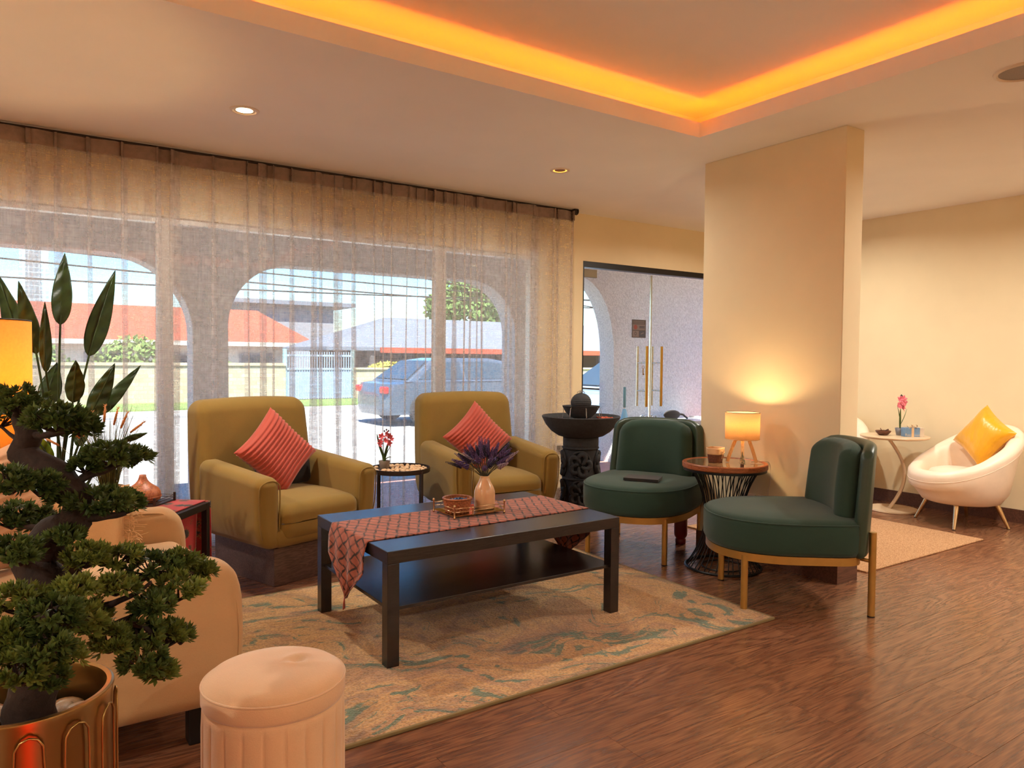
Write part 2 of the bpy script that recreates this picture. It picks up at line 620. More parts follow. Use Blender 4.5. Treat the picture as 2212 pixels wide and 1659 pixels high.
struct('trim_1', join(box(ox0 - .016, ox1 + .016, oy1 - e_, oy1 + .016, CZ - .001, lh), box(ox0 - .016, ox1 + .016, oy0 - .016, oy0 + e_, CZ - .001, lh), box(ox1 - e_, ox1 + .016, oy0 + e_, oy1 - e_, CZ - .001, lh), box(ox0 - .016, ox0 + e_, oy0 + e_, oy1 - e_, CZ - .001, lh)), M['ceiling'], 'upright lip running around the light cove', 'trim')
LEDC = (1.0, .165, .004)
strip = thing('light_strip', 'orange glowing light strip hidden behind the cove lip', 'light strip', (0, 0, 2.474))
M['led'] = emit('orange_led', '#ff8a10', 3)
K = 1.0
for nm, cx, cy, lx, ly in (('a', (ox0 + ox1) / 2, oy1 + .04, ox1 - ox0 + .1, .012), ('b', ox1 + .04, (oy0 + oy1) / 2, .012, oy1 - oy0 + .1), ('c', (ox0 + ox1) / 2, oy0 - .04, ox1 - ox0 + .1, .012), ('d', ox0 - .04, (oy0 + oy1) / 2, .012, oy1 - oy0 + .1)):
    obj('led_tape', box(cx - lx / 2, cx + lx / 2, cy - ly / 2, cy + ly / 2, -.003, .002), M['led'], strip)
    lamp('cove_light', 'AREA', (cx, cy, .01), 0.78 * K * max(lx, ly), LEDC, strip, lx, ly, (R(180), 0, 0))

# ---- downlights (two in view, the rest of the grid continues behind the viewpoint)
M['lampwhite'] = emit('downlight_glow', '#ffe0a0', 9)
M['lampwarm'] = emit('dim_downlight_glow', '#ffb040', 1.6)
M['trimwhite'] = simple('white_fixture', '#e0cdb8', .4, var=.03)
def downlight(x, y, label, power, bright=True, r=.056, col=(1, .94, .82)):
    t = thing('downlight', label, 'ceiling light', (x, y, CZ), 0, 'recessed ceiling downlights')
    obj('trim_ring', lathe([(r - .004, -.0015), (r, -.006), (r + .004, -.007), (r + .014, -.004), (r + .016, 0)], 40), M['trimwhite'], t, True, edge=40)
    obj('reflector', lathe([(r * .74, -.0012), (r - .002, -.0022)], 40), M['lampwarm'] if not bright else M['trimwhite'], t, True)
    obj('diffuser', lathe([(0, -.001), (r * .75, -.001)], 40), M['lampwhite'] if bright else M['cherry'], t, True)
    lamp('downlight_lamp', 'AREA', (0, 0, -.009), power, col, t, 2 * r * .8, spread=R(165))
    return t
downlight(.985, 3.905, 'bright recessed downlight in the ceiling above the left armchair', 12)
downlight(3.012, 3.905, 'dim orange recessed downlight in the ceiling near the glass doors', 8, False, .05)
for x, y, n in ((-1.0, 3.905, 'far left of the curtain row'), (5.05, 3.6, 'behind the cream pier'), (4.75, 1.3, 'right of the light cove near the ceiling speaker'), (5.15, 1.45, 'right of the seating corner, out of view'), (4.9, -1.0, 'behind the viewpoint on the right'), (-2.4, 1.2, 'behind the sofa'), (-2.4, -1.2, 'behind the viewpoint on the left'), (1.0, -2.3, 'behind the viewpoint in the middle'), (3.0, -2.3, 'behind the viewpoint right of the middle')):
    downlight(x, y, 'recessed downlight in the ceiling ' + n, 11 if 'seating corner' in n else 15 if 'pier' in n or 'speaker' in n else 22)

# ---- ceiling loudspeaker
t = thing('ceiling_speaker', 'round ceiling loudspeaker with a grey perforated grille', 'loudspeaker', (3.60, 1.42, CZ))
obj('speaker_rim', lathe([(.098, .0), (.098, -.004), (.104, -.01), (.116, -.006), (.118, 0)], 48), M['trimwhite'], t, True, edge=40)
obj('grille', lathe([(0, -.0045), (.098, -.0035)], 48), simple('grille_grey', '#8d7f78', .6, var=.2, vs=400), t)

# ---- windows
def window(n, a, b):
    f = .045
    w = struct('window_%d' % n, join(box(a, a + f, 4.97, 5.03, 0, 2.05), box(b - f, b, 4.97, 5.03, 0, 2.05), box(a + f, b - f, 4.97, 5.03, 2.015, 2.05), box(a + f, b - f, 4.97, 5.03, 0, .05)), M['alu'], 'full height sliding window number %d behind the sheer curtain' % n, 'window')
    obj('pane', box(a + f - .004, b - f + .004, 4.996, 5.002, .046, 2.02), M['glass'], w)
edges = [-2.4, -1.165, .775, 2.7, 3.58]
for i in range(4): window(i + 1, edges[i], edges[i + 1])

# ---- glass doors
struct('trim_2', join(box(dx0, dx1, 4.955, 5.03, 2.0, 2.05), box(dx0, dx0 + .018, 4.955, 5.03, 0, 2.0), box(dx1 - .018, dx1, 4.955, 5.03, 0, 2.0)), M['darkframe'], 'black frame around the glass double doors', 'door frame')
def door(n, a, b, hx, label, fit):
    d = struct('door_%d' % n, box(a, b, 4.984, 4.996, .012, 1.985), M['glass'], label, 'door')
    for s, mt, nm in ((-1, M['brass'], 'inner_handle'), (1, M['steel'], 'outer_handle')):
        yy = 4.99 + s * .062
        h = obj(nm, tube([(hx, yy, .765), (hx, yy, 1.325)], .0125, 14), mt, d, True, edge=40)
        h['label'] = 'brass pull bar on the room side' if s < 0 else 'steel pull bar on the street side'
        for z in (.91, 1.17): obj('standoff', tube([(hx, 4.99 + s * .006, z), (hx, 4.99 + s * .052, z)], .007, 10), M['steel'], h, True, edge=40)
    fx0, fx1 = fit
    obj('patch_fitting', box(fx0, fx1, 4.972, 5.008, 1.915, 1.985), M['fitting'], d, bevel=.003)
    for e in (a, b): obj('glass_edge', box(e - .0025, e + .0025, 4.983, 4.997, .012, 1.985), M['steel'], d)
    return d
d1 = door(1, 4.10, 4.931, 4.835, 'clear glass door leaf with the dark payment sticker', (4.10, 4.26))
door(2, 4.941, 5.84, 5.025, 'clear glass door leaf next to the cream pier', (5.68, 5.84))
# keys on the lock of the left leaf
k = thing('key_ring', 'brass keys hanging from the handle of the stickered door', 'keys', (4.81, 4.95, 1.13))
obj('ring', tube([(.014 * cos(a), 0, .014 * sin(a)) for a in [i * PI / 8 for i in range(17)]], .002, 6, False), M['brass'], k, True)
obj('key', join(box(-.005, .005, -.001, .001, -.07, -.012), box(-.005, .013, -.001, .001, -.072, -.058)), M['brass'], k)
# sticker (flat print)
st = thing('door_sticker', 'dark payment notice sticker on the glass door', 'sticker', (4.779, 4.9815, 1.485))
M['stk'] = simple('sticker_brown', '#463c3b', .6, var=.06)
M['stk2'] = simple('sticker_panel', '#6a5d5d', .6, var=.06)
M['stk3'] = simple('sticker_blue', '#3d3c48', .6, var=.06)
M['stkred'] = simple('sticker_red', '#7c3a35', .6, var=.06)
M['stktxt'] = simple('sticker_ink', '#35323c', .6, var=.04)
obj('backing', box(-.088, .088, -.0005, .0008, -.083, .083), M['stk'], st)
obj('panel', box(-.078, .078, -.0011, -.0006, -.012, .040), M['stk2'], st)
obj('panel', box(-.078, .0, -.0011, -.0006, -.075, -.02), M['stk2'], st)
obj('panel', box(.006, .078, -.0011, -.0006, -.075, -.02), M['stk3'], st)
obj('title_line', join(*[box(-.07 + i * .014, -.07 + i * .014 + .009, -.0011, -.0006, .062, .072) for i in range(10)]), M['stk2'], st)
obj('title_line', join(*[box(-.07 + i * .014, -.07 + i * .014 + .010, -.0011, -.0006, .048, .056) for i in range(10)]), M['stk2'], st)
obj('red_disc', xf(lathe([(0, 0), (.022, 0), (.022, .0006), (0, .0006)], 24), (-.043, -.0012, .014), (R(90), 0, 0)), M['stkred'], st)
obj('lettering', join(*[xf(box(-.0055, .0055, -.0016, -.0012, .004, .027), (.014 + i * .0165, 0, 0)) for i in range(4)]), M['stktxt'], st)
obj('symbol', xf(grid(lambda u, v: ((.011 + .003 * cos(2 * PI * v)) * cos(2 * PI * u), .0008 * sin(2 * PI * v), (.014 + .003 * cos(2 * PI * v)) * sin(2 * PI * u)), 20, 6, True, True), (-.042, -.0014, -.045)), M['stk'], st)
obj('symbol', xf(box(-.02, .02, -.0005, 0, -.004, .004), (.042, -.0012, -.042), (0, R(-18), 0)), M['stk2'], st)

# ---- curtains
def curtain(name, a, b, label, seed, y0=4.83):
    rd = random.Random(seed)
    t = thing(name, label, 'curtain', (0, 0, 0), 0, 'sheer linen curtains')
    spans, x = [], a
    while x < b - .03:
        w = rd.choice((.05, .07, .09, .12, .15, .18, .22))
        p = min(.45 * w, rd.choice((.012, .018, .028, .045, .07)))
        spans.append((x, min(b, x + w), p, rd.uniform(-1, 1), rd.uniform(-.035, .035), rd.uniform(0, 6), rd.uniform(.7, 1.3)))
        x += w
    n = len(spans)
    K, nv = 16, 40
    nu = n * K
    zt, zb = 2.425, .012
    def f(u, v):
        q = u * n
        i = min(n - 1, int(q))
        s = q - i
        x0, x1, p, bow, lean, ph, am = spans[i]
        z = zt + (zb - zt) * v
        lo = min(1, max(0, (v - .02) / .25))
        pp = p * (.8 + .2 * lo) * (1 + .3 * sin(ph + 4 * v))
        dp = (.020 + .018 * lo) * am
        w = x1 - x0
        # a flat span, then a fold that doubles back on itself
        pts = [(0, 0), (w * .3, .3 * bow * dp), (w * .7, .35 * bow * dp), (w - pp * .2, .2 * dp), (w + pp * .55, .55 * dp), (w + pp * .7, .25 * dp), (w, 0), (w - pp * .7, -.3 * dp), (w - pp * .6, -.65 * dp), (w - pp * .1, -.5 * dp), (w, -.2 * dp), (w, 0)]
        t_ = s * (len(pts) - 1)
        j = min(len(pts) - 2, int(t_))
        e = t_ - j
        nxt = spans[min(n - 1, i + 1)][4]
        ln = lean + (nxt - lean) * s
        return x0 + pts[j][0] * (1 - e) + pts[j + 1][0] * e + ln * v * .7, y0 + pts[j][1] * (1 - e) + pts[j + 1][1] * e + .006 * sin(ph + 5 * v) * lo * sin(PI * s) - .030 * (1 - abs(sin(PI * (x0 + w * s) / .098))) ** 1.5 * max(0, 1 - v / .16), z
    zz = lambda v: v * v * .45 + v * .55
    cl = obj('cloth', grid(lambda u, v: f(u, zz(v)), nu, nv), M['sheer'], t, True)
    def g(u, v):
        x, yy, _ = f(u, .0 + v * .036)
        return x, yy + .002, zt - v * .088
    obj('header_tape', grid(g, nu, 2), M['sheer'], t, True)
    def h(u, v):
        x, yy, _ = f(u, .0)
        return x, yy - .003, zt - .002 - v * .078
    obj('lining_tape', grid(h, nu, 2), M['tape'], t, True)
curtain('sheer_curtain', -2.5, 1.235, 'sheer linen curtain behind the tall leafy plant', 3)
curtain('sheer_curtain', 1.205, 1.83, 'narrow sheer linen curtain behind the left armchair', 11)
curtain('sheer_curtain', 1.79, 3.86, 'sheer linen curtain behind the right armchair ending near the doors', 5)
t = thing('curtain_rail', 'dark curtain rail under the ceiling with a ringed end knob', 'curtain rail', (0, 4.84, 2.432))
obj('rod', tube([(-2.7, 0, 0), (3.87, 0, 0)], .011, 10), M['bronze'], t, True)
obj('finial', xf(lathe([(0, 0), (.012, .002), (.022, .014), (.026, .03), (.02, .046), (.008, .056), (0, .058)], 16), (3.868, 0, 0), (0, R(90), 0)), M['bronze'], t, True)
for dx in (.012, .03, .045): obj('finial_ring', xf(grid(lambda u, v: ((.025 + .004 * cos(2 * PI * v)) * cos(2 * PI * u), (.025 + .004 * cos(2 * PI * v)) * sin(2 * PI * u), .004 * sin(2 * PI * v)), 20, 6, True, True), (3.868 + dx, 0, 0), (0, R(90), 0)), M['bronze'], t, True)
# the hooks that hold the curtains

# ================================================================ FURNITURE
def puck(outline, prof, seg=48, c=(0, 0)):
    """stack of closed outlines; outline(phi)->(x,y); prof rows (k, inset, z)"""
    V, F, rings = [], [], []
    for k, ins, z in prof:
        if k < 1e-6:
            rings.append([len(V)])
            V.append((c[0], c[1], z))
            continue
        rings.append(list(range(len(V), len(V) + seg)))
        for i in range(seg):
            x, y = outline(2 * PI * i / seg)
            L = sqrt(x * x + y * y)
            q = (L * k - ins) / L
            V.append((c[0] + x * q, c[1] + y * q, z))
    for a, b in zip(rings, rings[1:]):
        for i in range(seg):
            j = (i + 1) % seg
            if len(a) == 1: F.append((a[0], b[j], b[i]))
            elif len(b) == 1: F.append((a[i], a[j], b[0]))
            else: F.append((a[i], a[j], b[j], b[i]))
    return V, F

# ---- patterned rug
def rug_mat():
    t = NT('marbled_rug_pile')
    v = t.co((1, 1, 1), (0, 0, R(25)))
    w1 = t.noise(1.5, 3, v, .55, 1.4)
    sw = t.n('ShaderNodeVectorMath', operation='MULTIPLY_ADD')
    cb = t.n('ShaderNodeCombineXYZ')
    t.l(w1, cb.inputs[0])
    t.l(t.noise(1.1, 2, v), cb.inputs[1])
    t.l(cb.outputs[0], sw.inputs[0])
    sw.inputs[1].default_value = (1.6, 1.6, 0)
    t.l(v, sw.inputs[2])
    st = t.n('ShaderNodeVectorMath', operation='MULTIPLY')
    t.l(sw.outputs[0], st.inputs[0])
    st.inputs[1].default_value = (1.2, 3.4, 1)
    s = t.noise(1.7, 6, st.outputs[0], .62, .6)
    base = t.ramp(s, [(.30, '#86705a'), (.42, '#bb8f66'), (.52, '#d2a66e'), (.60, '#c4955e'), (.72, '#a08264')])
    pt = t.noise(2.3, 6, st.outputs[0], .68, .3)
    teal = t.ramp(pt, [(.55, 0.0), (.59, 1.0)])
    c1 = t.mix(t.math('MULTIPLY', teal, .85), base, '#3d7362')
    gr = t.ramp(t.noise(1.2, 5, sw.outputs[0], .65, .2), [(.55, 0.0), (.66, 1.0)])
    c2 = t.mix(t.math('MULTIPLY', gr, .75), c1, '#5a5558')
    pile = t.noise(120, 3)
    t.color(t.mix(t.math('MULTIPLY', t.ramp(pile, [(.38, 1.0), (.56, 0.0)]), .45), c2, '#5e4028'))
    t.bump(t.math('ADD', pile, t.noise(60, 2)), .9, .008)
    t.set(1, 0, .05, .3)
    return t.m
M['rug'] = rug_mat()
M['rugedge'] = fabric('rug_binding', '#7c6a45')
t = thing('area_rug', 'marbled tan and teal area rug under the coffee table', 'rug', (1.755, 2.905, 0))
rw, rh = 2.31, 1.6
obj('pile', rbox(rw - .02, rh - .02, .011, .004, 2, 20), M['rug'], t, True, loc=(0, 0, .0058))
obj('binding', join(box(-rw / 2, rw / 2, -rh / 2, -rh / 2 + .012, .0002, .012), box(-rw / 2, rw / 2, rh / 2 - .012, rh / 2, .0002, .012), box(-rw / 2, -rw / 2 + .012, -rh / 2 + .012, rh / 2 - .012, .0002, .012), box(rw / 2 - .012, rw / 2, -rh / 2 + .012, rh / 2 - .012, .0002, .012)), M['rugedge'], t, bevel=.003)
RZ = .0115

# ---- woven carpet in the seating corner
def jute_mat():
    t = NT('woven_jute')
    v = t.co((1, 1, 1))
    wv = t.n('ShaderNodeTexVoronoi')
    wv.inputs['Scale'].default_value = 85
    t.l(t.co((1, 1.7, 1)), wv.inputs['Vector'])
    c = t.ramp(wv.outputs['Distance'], [(.1, '#c69a72'), (.6, '#8a6040')])
    t.color(t.mix(t.math('MULTIPLY', t.noise(60, 3), .6), c, '#d5ad86'))
    t.bump(wv.outputs['Distance'], -.8, .006)
    t.set(.95, 0, .1)
    return t.m
o = obj('woven_carpet', rbox(1.42, 1.35, .01, .004, 2, 8), jute_mat(), None, True, loc=(4.70, 2.968, .0052))
tag(o, 'brown woven carpet in the seating corner before the white tub chair', 'carpet')

# ---- coffee table
t = thing('coffee_table', 'black-brown wooden coffee table with a lower shelf on the rug', 'table', (1.165, 2.555, RZ))
tw, td = 1.18, .78
obj('table_top', box(0, tw, 0, td, .40, .45), M['wenge'], t, bevel=.002)
for lx in (0, tw - .05):
    for ly in (0, td - .05): obj('leg', box(lx, lx + .05, ly, ly + .05, 0, .40), M['wenge'], t, bevel=.0015)
obj('shelf', box(.018, tw - .018, .018, td - .018, .212, .226), M['wenge'], t, bevel=.001)
TZ = RZ + .45

# ---- table runner
def runner_mat():
    t = NT('terracotta_lattice_cloth')
    def fam(ang, sc):
        v = t.co((1, 1, 1), (0, 0, ang), 'UV')
        w = t.n('ShaderNodeTexWave', wave_type='BANDS', bands_direction='X')
        w.inputs['Scale'].default_value = sc
        w.inputs['Distortion'].default_value = 1.2
        w.inputs['Detail'].default_value = 1
        w.inputs['Detail Scale'].default_value = 3
        t.l(v, w.inputs['Vector'])
        return t.ramp(w.outputs[0], [(.06, 1.0), (.15, 0.0)])
    v = t.co((1, 1, 1), (0, 0, R(28)), 'UV')
    ck = t.n('ShaderNodeTexChecker')
    ck.inputs['Scale'].default_value = 22
    t.l(v, ck.inputs['Vector'])
    a, b = fam(R(28), 7), fam(R(-34), 7)
    f = t.n('ShaderNodeMix', data_type='FLOAT')
    f.inputs[0].default_value = .5
    t.l(t.math('MINIMUM', t.math('MULTIPLY', t.math('ADD', a, b), 1.0), 1.0), f.inputs[2])
    t.l(t.math('MINIMUM', t.math('ADD', t.math('MULTIPLY', a, ck.outputs['Fac']), t.math('MULTIPLY', b, t.math('SUBTRACT', 1.0, ck.outputs['Fac']))), 1.0), f.inputs[3])
    base = t.ramp(t.noise(30, 3), [(.3, '#8a4632'), (.7, '#a45a42')])
    t.color(t.mix(f.outputs[0], base, '#2e1710'))
    t.bump(t.noise(300, 2), .3, .001)
    t.set(.85, 0, .2, .2)
    return t.m
M['runner'] = runner_mat()
r = thing('table_runner', 'terracotta lattice-patterned runner draped across the coffee table', 'table runner', (1.755, 2.95, TZ))
hl, hw = .59 + .004, .20
def run(u, v):
    s = (u * 2 - 1) * (hl + .28)
    a = abs(s)
    w = hw
    k = v * 2 - 1
    sg = 1 if s > 0 else -1
    over = max(0, a - hl)
    if over > .13: w = hw * max(.03, 1 - (over - .13) / .15)
    drop = min(over, .28)
    rip = .006 * sin(9 * k + 2 * sg) * min(1, over / .1) + .012 * min(1, over / .05)
    x = sg * (min(a, hl) + rip)
    z = .002 - drop + .0008 * sin(20 * s) * sin(9 * k)
    y = k * w + (-.012 if s < 0 else .03) * min(1, a / hl)
    return x, y, z
obj('cloth', grid(run, 160, 24), M['runner'], r, True, solid=.002, uv=[(i / 160 * 2 * (hl + .28), j / 24 * 2 * hw) for i in range(161) for j in range(25)])
for sg, yy in ((-1, -.012), (1, .03)):
    obj('tassel', join(*[tube([(sg * (hl + .018), yy + dx * .2, -.275), (sg * (hl + .02) + dx, yy + dx, -.30), (sg * (hl + .02) + dx * 1.6, yy + dx * 1.8, -.325)], .0022, 5) for dx in (-.005, -.002, .001, .004)]), M['coral'], r)

# ---- armchairs
def armchair(label, loc, rz):
    t = thing('armchair', label, 'armchair', loc, rz, 'olive armchairs')
    w = .385
    obj('plinth', box(-.265, .265, -.31, .26, 0, .20), M['walnutbox'], t, bevel=.002)
    def tuck(x, y, z):
        if z < .34:
            k = (.34 - z) / .14
            s = 1 if x > 0 else -1
            x -= s * .055 * min(1, k) ** 2.2 * (1 if abs(x) > .27 else abs(x) / .27 * .6)
        return x, y, z
    for s in (-1, 1):
        g = xf(rbox(.135, .60, .375, .05, 5, 8), (s * (w - .068), -.075, .392))
        def f(x, y, z, s=s):
            k = (z - .205) / .375
            z2 = z + .055 * max(0, (y + .375) / .6) * max(0, k)
            x2 = x + s * .012 * k
            y2 = y + (.02 * (1 - k) if y < -.2 else 0)
            return tuck(x2, y2, z2)
        arm = obj('arm', warp(g, f), M['olive'], t, True)
        # piping round the front face of the arm
        pts = [(s * (w - .121), -.352, .30), (s * (w - .121), -.360, .50), (s * (w - .108), -.361, .551), (s * (w - .06), -.362, .566), (s * (w - .012), -.361, .548), (s * (w - .001), -.359, .50), (s * (w - .008), -.354, .36), (s * (w - .028), -.345, .27)]
        obj('piping', tube(spline(pts, 5), .0035, 6), M['olive'], arm, True)
    g = xf(rbox(2 * w - .10, .68, .12, .05, 4, 8), (0, -.02, .262))
    obj('base_rail', warp(g, tuck), M['olive'], t, True)
    g = xf(rbox(.515, .60, .20, .055, 5, 10), (0, -.075, .335))
    def crown(x, y, z):
        if z > .34: z += .02 * (1 - (x / .26) ** 2) * (1 - ((y + .075) / .3) ** 2) - .012 * max(0, (-y - .2) / .18)
        return x, y, z
    obj('seat_cushion', warp(g, crown), M['olive'], t, True)
    g = xf(rbox(2 * w - .02, .175, .745, .075, 6, 10), (0, .27, .572))
    def lean(x, y, z):
        k = max(0, (z - .2) / .745)
        y2 = y + .085 * k - .03 * (1 - (x / w) ** 2) * (1 if y > .27 else -.2) * 0 + .018 * (x / w) ** 2 * (-1 if y < .27 else -1) * 0
        y2 -= .035 * (abs(x) / w) ** 3 * (1 if y < .27 else 0)
        x2 = x * (1.0 - .055 * k) * (1 + .02 * sin(PI * k))
        z2 = z + .014 * (1 - (x / w) ** 2) * k ** 3
        return tuck(x2, y2, z2)
    bk = obj('backrest', warp(g, lean), M['olive'], t, True)
    return t
A1 = ((1.262, 4.20, 0), R(18))
A2 = ((2.68, 4.30, 0), R(-4))
armchair('olive armchair beside the red-clothed table, left of the pair', *A1)
armchair('olive armchair in front of the curtain end, next to the fountain', *A2)

def place(base, lx, ly):
    (x, y, z), a = base
    return x + lx * cos(a) - ly * sin(a), y + lx * sin(a) + ly * cos(a)
def cushion(name, label, cat, base, lx, ly, z, size, tilt, spin, mat, ribs=15, ramp=.013, thick=.15, group=None, yaw=0):
    x, y = place(base, lx, ly)
    o = obj(name, xf(pillow(size, size, thick, 68 if ribs else 30, ribs, ramp), (0, 0, 0), (0, spin, 0)), mat, None, True)
    o.location = (x, y, z)
    o.rotation_euler = (tilt, 0, base[1] + yaw)
    return tag(o, label, cat, group)
cushion('throw_pillow', 'coral corduroy cushion on the armchair beside the red-clothed table', 'cushion', A1, -.015, .03, .655, .38, R(-20), R(49), M['coral'], group='coral cushions')
cushion('throw_pillow', 'coral corduroy cushion on the armchair next to the fountain', 'cushion', A2, -.03, .03, .65, .38, R(-20), R(49), M['coral'], group='coral cushions')
for base, l in ((A1, 'coral cushion of the left armchair'), (A2, 'coral cushion of the right armchair')):
    x, y = place(base, .09, .125)
    o = obj('lumbar_pillow', rbox(.36, .085, .21, .04, 5, 6), M['charcoal'], None, True, loc=(x, y, .545), rot=(R(-8), 0, base[1]))
    tag(o, 'dark lumbar pillow half hidden behind the ' + l, 'cushion')

# ---- green lounge chairs
def gout(phi):
    c, s = cos(phi), sin(phi)
    a = .338
    if s <= 0: n, b = 2.35, .415
    else: n, b = 5.5, .285
    r = (abs(c / a) ** n + abs(s / b) ** n) ** (-1 / n)
    return r * c, r * s
def bend(rad, y0):
    def f(x, y, z):
        a = x / rad
        return (rad + (y)) * sin(a), y0 - rad + (rad + y) * cos(a), z
    return f
def green_chair(label, loc, rz):
    t = thing('lounge_chair', label, 'chair', loc, rz, 'dark green lounge chairs')
    st = obj('seat', puck(gout, [(0, 0, .282), (1, .05, .282), (1, .012, .288), (1, .001, .31), (1, 0, .36), (1, .0, .415), (1, .004, .432), (1, .016, .448), (1, .045, .458), (.6, 0, .468), (.25, 0, .47), (0, 0, .47)], 72), M['greenfab'], t, True)
    ring = [(gout(2 * PI * i / 60)[0] * .99, gout(2 * PI * i / 60)[1] * .99, .436) for i in range(61)]
    obj('piping', tube(ring, .0035, 6, False), M['greenfab'], st, True)
    obj('frame_band', puck(gout, [(1, .045, .246), (1, .014, .246), (1, .014, .284), (1, .045, .284), (1, .045, .246)], 64), M['gold'], t, True, edge=40)
    for sx in (-1, 1):
        for sy, top in ((-1, .272), (1, .40)):
            x, y = (sx * .245, -.275) if sy < 0 else (sx * .282, .305)
            lg = obj('leg', tube([(x, y, .004), (x, y, top)], .0165, 16), M['gold'], t, True, edge=40)
            obj('foot_cap', tube([(x, y, 0), (x, y, .006)], .0172, 12), M['darkframe'], lg, True, edge=40)
            if sy < 0: obj('bracket', tube([(x, y, .235), (x * .82, y + .06, .268)], .007, 8), M['gold'], lg, True)
            else: obj('bracket', tube([(x, y, .262), (x * .86, y - .05, .266)], .009, 8), M['gold'], lg, True)
    g = rbox(.68, .06, .545, .028, 4, 14)
    def shell(x, y, z):
        k = (z + .2725) / .545
        q = abs(x) / .34
        z2 = z - .05 * q ** 7 * max(0, (k - .3) / .7) + .012 * q ** 4 * (1 - k)
        x2 = x * (1 - .10 * max(0, k - .35))
        return bend(.50, .33)(x2, y, z2 + .54)
    g2 = warp(g, shell)
    g2 = warp(g2, lambda x, y, z: (x, y + .055 * (z - .27), z))
    bk = obj('back_shell', g2, M['greenlea'], t, True)
    rim = [(x, y) for x, y in ((-.33, .3), (-.345, .6), (-.335, .72), (-.28, .795), (0, .812), (.28, .795), (.335, .72), (.345, .6), (.33, .3))]
    g = rbox(.53, .10, .36, .045, 6, 12)
    def pad(x, y, z):
        k = (z + .18) / .36
        q = abs(x) / .265
        z2 = z - .05 * q ** 5 * k + .01 * (1 - q ** 2) * k
        x2 = x * (1 - .07 * k)
        y2 = y + (-.022 * (1 - q ** 2) * sin(PI * k) if y < 0 else 0)
        if y < 0 and k > .8: z2 += .0035 * sin(90 * x) * (k - .8) / .2
        X, Y, Z = bend(.47, .25)(x2, y2, z2 + .617)
        return X, Y + .07 * (Z - .45), Z
    obj('back_pad', warp(g, pad), M['greenfab'], t, True)
    return t
green_chair('dark green lounge chair with a dark folder on its seat, by the glass doors', (3.272, 3.362, 0), R(-64.5))
G2 = green_chair('dark green lounge chair standing partly on the rug corner, nearest to the viewer', (3.255, 2.292, 0), R(-127.5))

# ---- folder on the seat
o = obj('menu_folder', join(box(-.105, .105, -.075, .075, 0, .007), box(-.105, .105, -.075, .075, .009, .015), box(.100, .105, -.075, .075, .007, .009)), M['charcoal'], None, bevel=.001, loc=(3.16, 3.24, .472), rot=(0, 0, R(-55)))
tag(o, 'closed dark folder lying on the green chair seat', 'folder')

# ---- ottoman
t = thing('ottoman', 'round blush velvet ottoman with a channelled body in the foreground', 'ottoman', (.515, 1.78, 0))
def chan(u, v):
    a = 2 * PI * u
    prof = [(.160, .012), (.166, .05), (.167, .20), (.167, .33), (.165, .368), (.157, .38)]
    q = v * (len(prof) - 1)
    i = min(len(prof) - 2, int(q))
    s = q - i
    r, z = [a0 + (a1 - a0) * s for a0, a1 in zip(prof[i], prof[i + 1])]
    r -= .0055 * (1 - abs(sin(a * 11)) ** .35) * min(1, max(0, (.375 - z) / .04))
    return r * cos(a), r * sin(a), z
obj('body', grid(chan, 22 * 14, 15, True), M['velvet'], t, True)
def dim(x, y, z):
    d = (x - .055) ** 2 + (y + .0) ** 2
    if z > .43: z -= .009 * math.exp(-d / .0004) - .004 * math.exp(-((sqrt(d) - .028) / .012) ** 2)
    return x, y, z
obj('lid', warp(lathe([(0, .375), (.155, .375), (.164, .378), (.1675, .386), (.1675, .415), (.1655, .424), (.160, .430), (.150, .438), (.135, .444), (.115, .4485), (.1, .451), (.08, .4525), (.065, .453), (.05, .4535), (.035, .4538), (.02, .454), (0, .454)], 96), dim), M['velvet'], t, True)
obj('lid_piping', tube([(.1665 * cos(a), .1665 * sin(a), .4225) for a in [2 * PI * i / 80 for i in range(81)]], .0026, 6, False), M['velvet'], t, True)

# ---- sofa
t = thing('sofa', 'cream upholstered sofa behind the bonsai tree', 'sofa', (0, 0, 0))
def soft(cx, cy, cz, sx, sy, sz, r, fn=None):
    g = xf(rbox(sx, sy, sz, r, 6, 10), (cx, cy, cz))
    return warp(g, fn) if fn else g
def armf(x, y, z):
    if x > .3: x += .014 * sin(PI * (z - .12) / .45) - .03 * max(0, (z - .44) / .13) ** 2
    return x, y, z
for y0 in (2.405, 3.33):
    am = obj('arm', soft(.11, y0, .345, .93, .15, .45, .055, armf), M['creamfab'], t, True)
    s = -1 if y0 < 3 else 1
    obj('piping', tube(spline([(.545, y0 - .062, .13), (.568, y0 - .064, .30), (.563, y0 - .064, .42), (.545, y0 - .063, .49), (.51, y0 - .062, .535), (.46, y0 - .058, .558), (.2, y0 - .058, .562), (-.3, y0 - .058, .562)], 6), .0035, 6), M['creamfab'], am, True)
obj('base', soft(.09, 2.868, .21, .86, .80, .18, .03), M['creamfab'], t, True)
obj('seat_cushion', soft(.155, 2.868, .365, .80, .775, .17, .06, lambda x, y, z: (x + (.02 * cos((y - 2.868) * 3.8) if x > .3 else 0), y, z + (.018 * cos((y - 2.868) * 3.9) if z > .36 else 0) + (.004 * sin(20 * y + 9 * x) if z > .36 else 0))), M['creamfab'], t, True)
obj('backrest', soft(-.30, 2.868, .47, .20, 1.07, .70, .08), M['creamfab'], t, True)
for x in (-.28, .46):
    for y in (2.42, 3.32): obj('leg', box(x - .03, x + .03, y - .03, y + .03, 0, .125), M['darkframe'], t, bevel=.004)
SB = ((0, 0, 0), 0)
M['linen'] = fabric('oatmeal_linen', '#c19a6b', weave=300, bst=.5)
M['ribbed'] = fabric('tan_ribbed_cloth', '#b58a66', weave=300, bst=.5)
